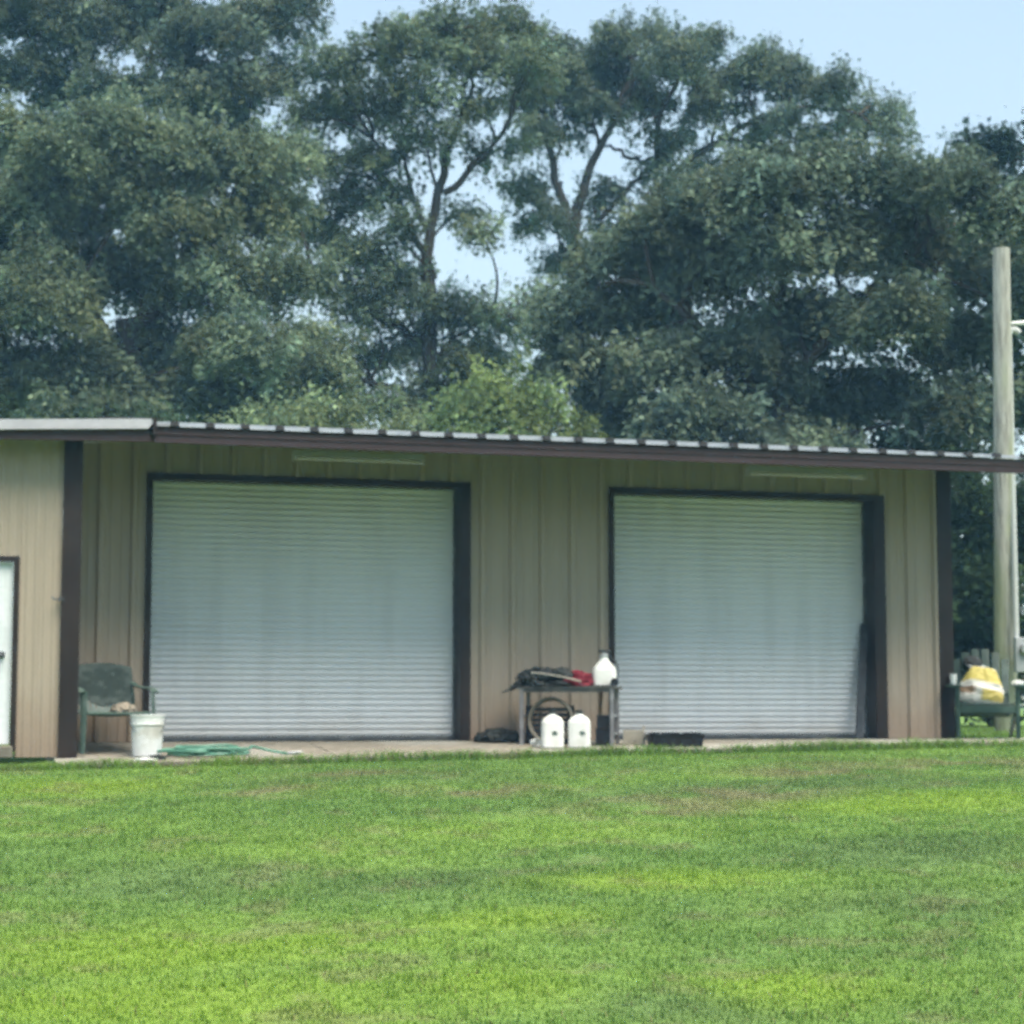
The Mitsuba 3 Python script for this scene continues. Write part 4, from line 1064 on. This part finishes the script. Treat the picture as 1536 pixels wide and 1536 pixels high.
# under the table
k = thing('crate', 'black plastic crate under the left half of the work table', 'crate')
x, y = local(-0.20, 0.08)
w_, d_, h_ = 0.20, 0.12, 0.36
walls = []
for i in range(7):
    z0 = 0.004 + i * 0.05
    walls += [box(-w_, w_, -d_, -d_ + 0.008, z0, z0 + 0.036), box(-w_, w_, d_ - 0.008, d_, z0, z0 + 0.036), box(-w_, -w_ + 0.008, -d_ + 0.009, d_ - 0.009, z0, z0 + 0.036), box(w_ - 0.008, w_, -d_ + 0.009, d_ - 0.009, z0, z0 + 0.036)]
for sx in (-1, 1):
    for sy in (-1, 1):
        walls.append(box(sx * w_ - 0.014, sx * w_ + 0.014, sy * d_ - 0.014, sy * d_ + 0.014, 0, h_))
scene[k] = mikit.ply(place(cat(*walls, box(-w_ + 0.01, w_ - 0.01, -d_ + 0.01, d_ - 0.01, 0.005, 0.018)), x, y, float(apron_z(x, y)) + 0.001, tr), 'black_plastic')
k = thing('hose_coil', 'coil of tan hose standing up behind the jugs under the work table', 'hose')
t = np.linspace(0, 2 * np.pi * 4, 240)
rr = 0.205 + 0.006 * np.sin(t * 1.3)
cz_ = np.stack([rr * np.cos(t), 0.03 * np.sin(t * 0.25) + 0.012 * np.cos(t * 0.5), rr * np.sin(t) + 0.20], 1)
x, y = local(-0.16, -0.135)
scene[k] = mikit.ply(place(move(tube(cz_, 0.0125, 8), (0, 0, 0.028), rx=-0.10), x, y, float(apron_z(x, y)), tr), 'tan_rubber', smooth=True)
k = thing('wooden_stake', 'short brown wooden stake leaning upright under the right half of the work table', 'stake')
x, y = local(0.26, 0.10)
scene[k] = mikit.ply(place(move(box(-0.018, 0.018, -0.012, 0.012, 0, 0.50, 0.003), (0, 0, 0), rx=-0.08, ry=0.05), x, y, float(apron_z(x, y)) + 0.003, tr), 'stick_wood')
for i, (lx, ly, h, lab_) in enumerate(((0.34, -0.03, 0.16, 'black plastic box on the ground under the right end of the work table'), (0.345, -0.03, 0.12, 'black plastic box stacked on another under the right end of the work table'))):
    k = thing('black_box', lab_, 'box')
    x, y = local(lx, ly)
    z0 = float(apron_z(x, y)) + 0.001 + (0.163 if i else 0)
    P_ = lambda n_, m: add(f'{k}__{n_}', mikit.ply(place(m, x, y, z0, tr + 0.06 * i), 'black_plastic', smooth=30))
    P_('body', box(-0.075, 0.075, -0.10, 0.10, 0, h - 0.022, 0.006))
    P_('lid', box(-0.080, 0.080, -0.105, 0.105, h - 0.0215, h, 0.005))
k = thing('folded_tarp', 'dark folded tarp lying against the wall left of the work table', 'tarp')
x, y, z = on_apron(748, -0.22)
scene[k] = mikit.ply(move(lump(0.22, 0.15, 0.10, 33, 5, 0.4, 2.4), (x, y, z), rz=-0.1), 'black_sheet', smooth=50)
k = thing('cup', 'small white cup on the ground left of the two jugs', 'cup')
x, y, z = on_apron(798, -0.92)
scene[k] = mikit.ply(move(lathe([(0, 0.0), (0.030, 0.0), (0.040, 0.075), (0.037, 0.075), (0.028, 0.005), (0, 0.005)], 20), (x, y, z + 0.04), rx=math.pi / 2 - 0.1, rz=0.5), 'white_plastic', smooth=40)

# block, stake and tray to the right of the table
k = thing('concrete_block', 'weathered concrete block on the slab right of the work table', 'block')
x, y, z = on_apron(949, -0.78)
blk = trimesh.creation.extrude_polygon(Polygon([(-0.085, 0), (0.085, 0), (0.085, 0.135), (-0.085, 0.135)], [[(-0.06, 0.025), (-0.06, 0.11), (-0.012, 0.11), (-0.012, 0.025)], [(0.012, 0.025), (0.012, 0.11), (0.06, 0.11), (0.06, 0.025)]]), 0.2)
blk = trimesh.Trimesh(np.stack([blk.vertices[:, 0], blk.vertices[:, 2] - 0.1, blk.vertices[:, 1]], 1), blk.faces[:, ::-1], process=False)
scene[k] = mikit.ply(move(blk, (x, y, z), rz=1.20), 'concrete_block')
k = thing('wooden_stake', 'thin pale stake standing by the concrete block left of the black tray', 'stake')
x, y, z = on_apron(964, -0.95)
scene[k] = mikit.ply(move(box(-0.010, 0.010, -0.008, 0.008, 0, 0.19, 0.002), (x, y, z), rx=-0.05), 'pale_wood')
x, y, z = on_apron(1010, -1.15)
z = z + 0.002
k = thing('black_tray', 'long black plastic tray on the slab in front of the right roll-up door', 'tray')
TRW, TRD, TRH = 0.265, 0.135, 0.105
outer = loft([superellipse(TRW - 0.02, TRD - 0.02, 0, 40, 8), superellipse(TRW, TRD, TRH, 40, 8), superellipse(TRW + 0.014, TRD + 0.014, TRH + 0.001, 40, 8), superellipse(TRW + 0.014, TRD + 0.014, TRH + 0.008, 40, 8), superellipse(TRW - 0.006, TRD - 0.006, TRH + 0.008, 40, 8), superellipse(TRW - 0.028, TRD - 0.028, 0.008, 40, 8)])
add(f'{k}__body', mikit.ply(move(outer, (x, y, z), rz=-0.20), 'black_plastic', smooth=35))
for i in range(6):
    for s in (-1, 1):
        lx = (i - 2.5) * 0.09
        ribm = box(lx - 0.006, lx + 0.006, -0.004, 0.004, 0.008, TRH - 0.004, 0.002)
        add(f'{k}__rib', mikit.ply(move(move(ribm, (0, 0, 0), rx=(-0.18 if s < 0 else 0.18) * -1), (x + math.cos(-0.2) * 0 - math.sin(-0.2) * s * (TRD - 0.006), y + math.cos(-0.2) * s * (TRD - 0.006), z), rz=0) if False else move(move(ribm, (0, s * (TRD - 0.008), 0)), (x, y, z), rz=-0.20), 'black_plastic'))
pot = mikit.ply(lathe([(0, 0.0), (0.030, 0.0), (0.040, 0.105), (0.044, 0.105), (0.044, 0.118), (0.038, 0.118), (0.036, 0.100), (0, 0.100)], 18), 'black_plastic', smooth=40)
for i, (lx, ly, lab_) in enumerate(((-0.19, 0.03, 'leftmost'), (-0.09, -0.03, 'second from the left'), (0.01, 0.03, 'third from the left'), (0.11, -0.03, 'second from the right'), (0.20, 0.02, 'rightmost'))):
    kk = thing('plant_pot', f'small black plant pot in the black tray, {lab_} of five', 'pot', 'pots in the black tray')
    c, s = math.cos(-0.2), math.sin(-0.2)
    scene[kk] = {**pot, 'to_world': T().translate([x + c * lx - s * ly, y + s * lx + c * ly, z + 0.009])}

# dark bar leaning in the right door
k = thing('metal_bar', 'dark flat metal bar leaning against the right jamb of the right roll-up door', 'bar')
b0, b1 = np.array([9.03, -0.03, 0.004]), np.array([9.205, 0.165, 1.18])
L_ = np.linalg.norm(b1 - b0)
bar = box(-0.042, 0.042, -0.012, 0.012, 0, L_, 0.003)
zax = (b1 - b0) / L_
xax = np.cross([0, 1.0, 0], zax)
xax /= np.linalg.norm(xax)
M = np.eye(4)
M[:3, 0], M[:3, 1], M[:3, 2], M[:3, 3] = xax, np.cross(zax, xax), zax, b0
bar.apply_transform(M)
scene[k] = mikit.ply(bar, 'dark_steel')

print('triangles in foliage and grass', NTRI)
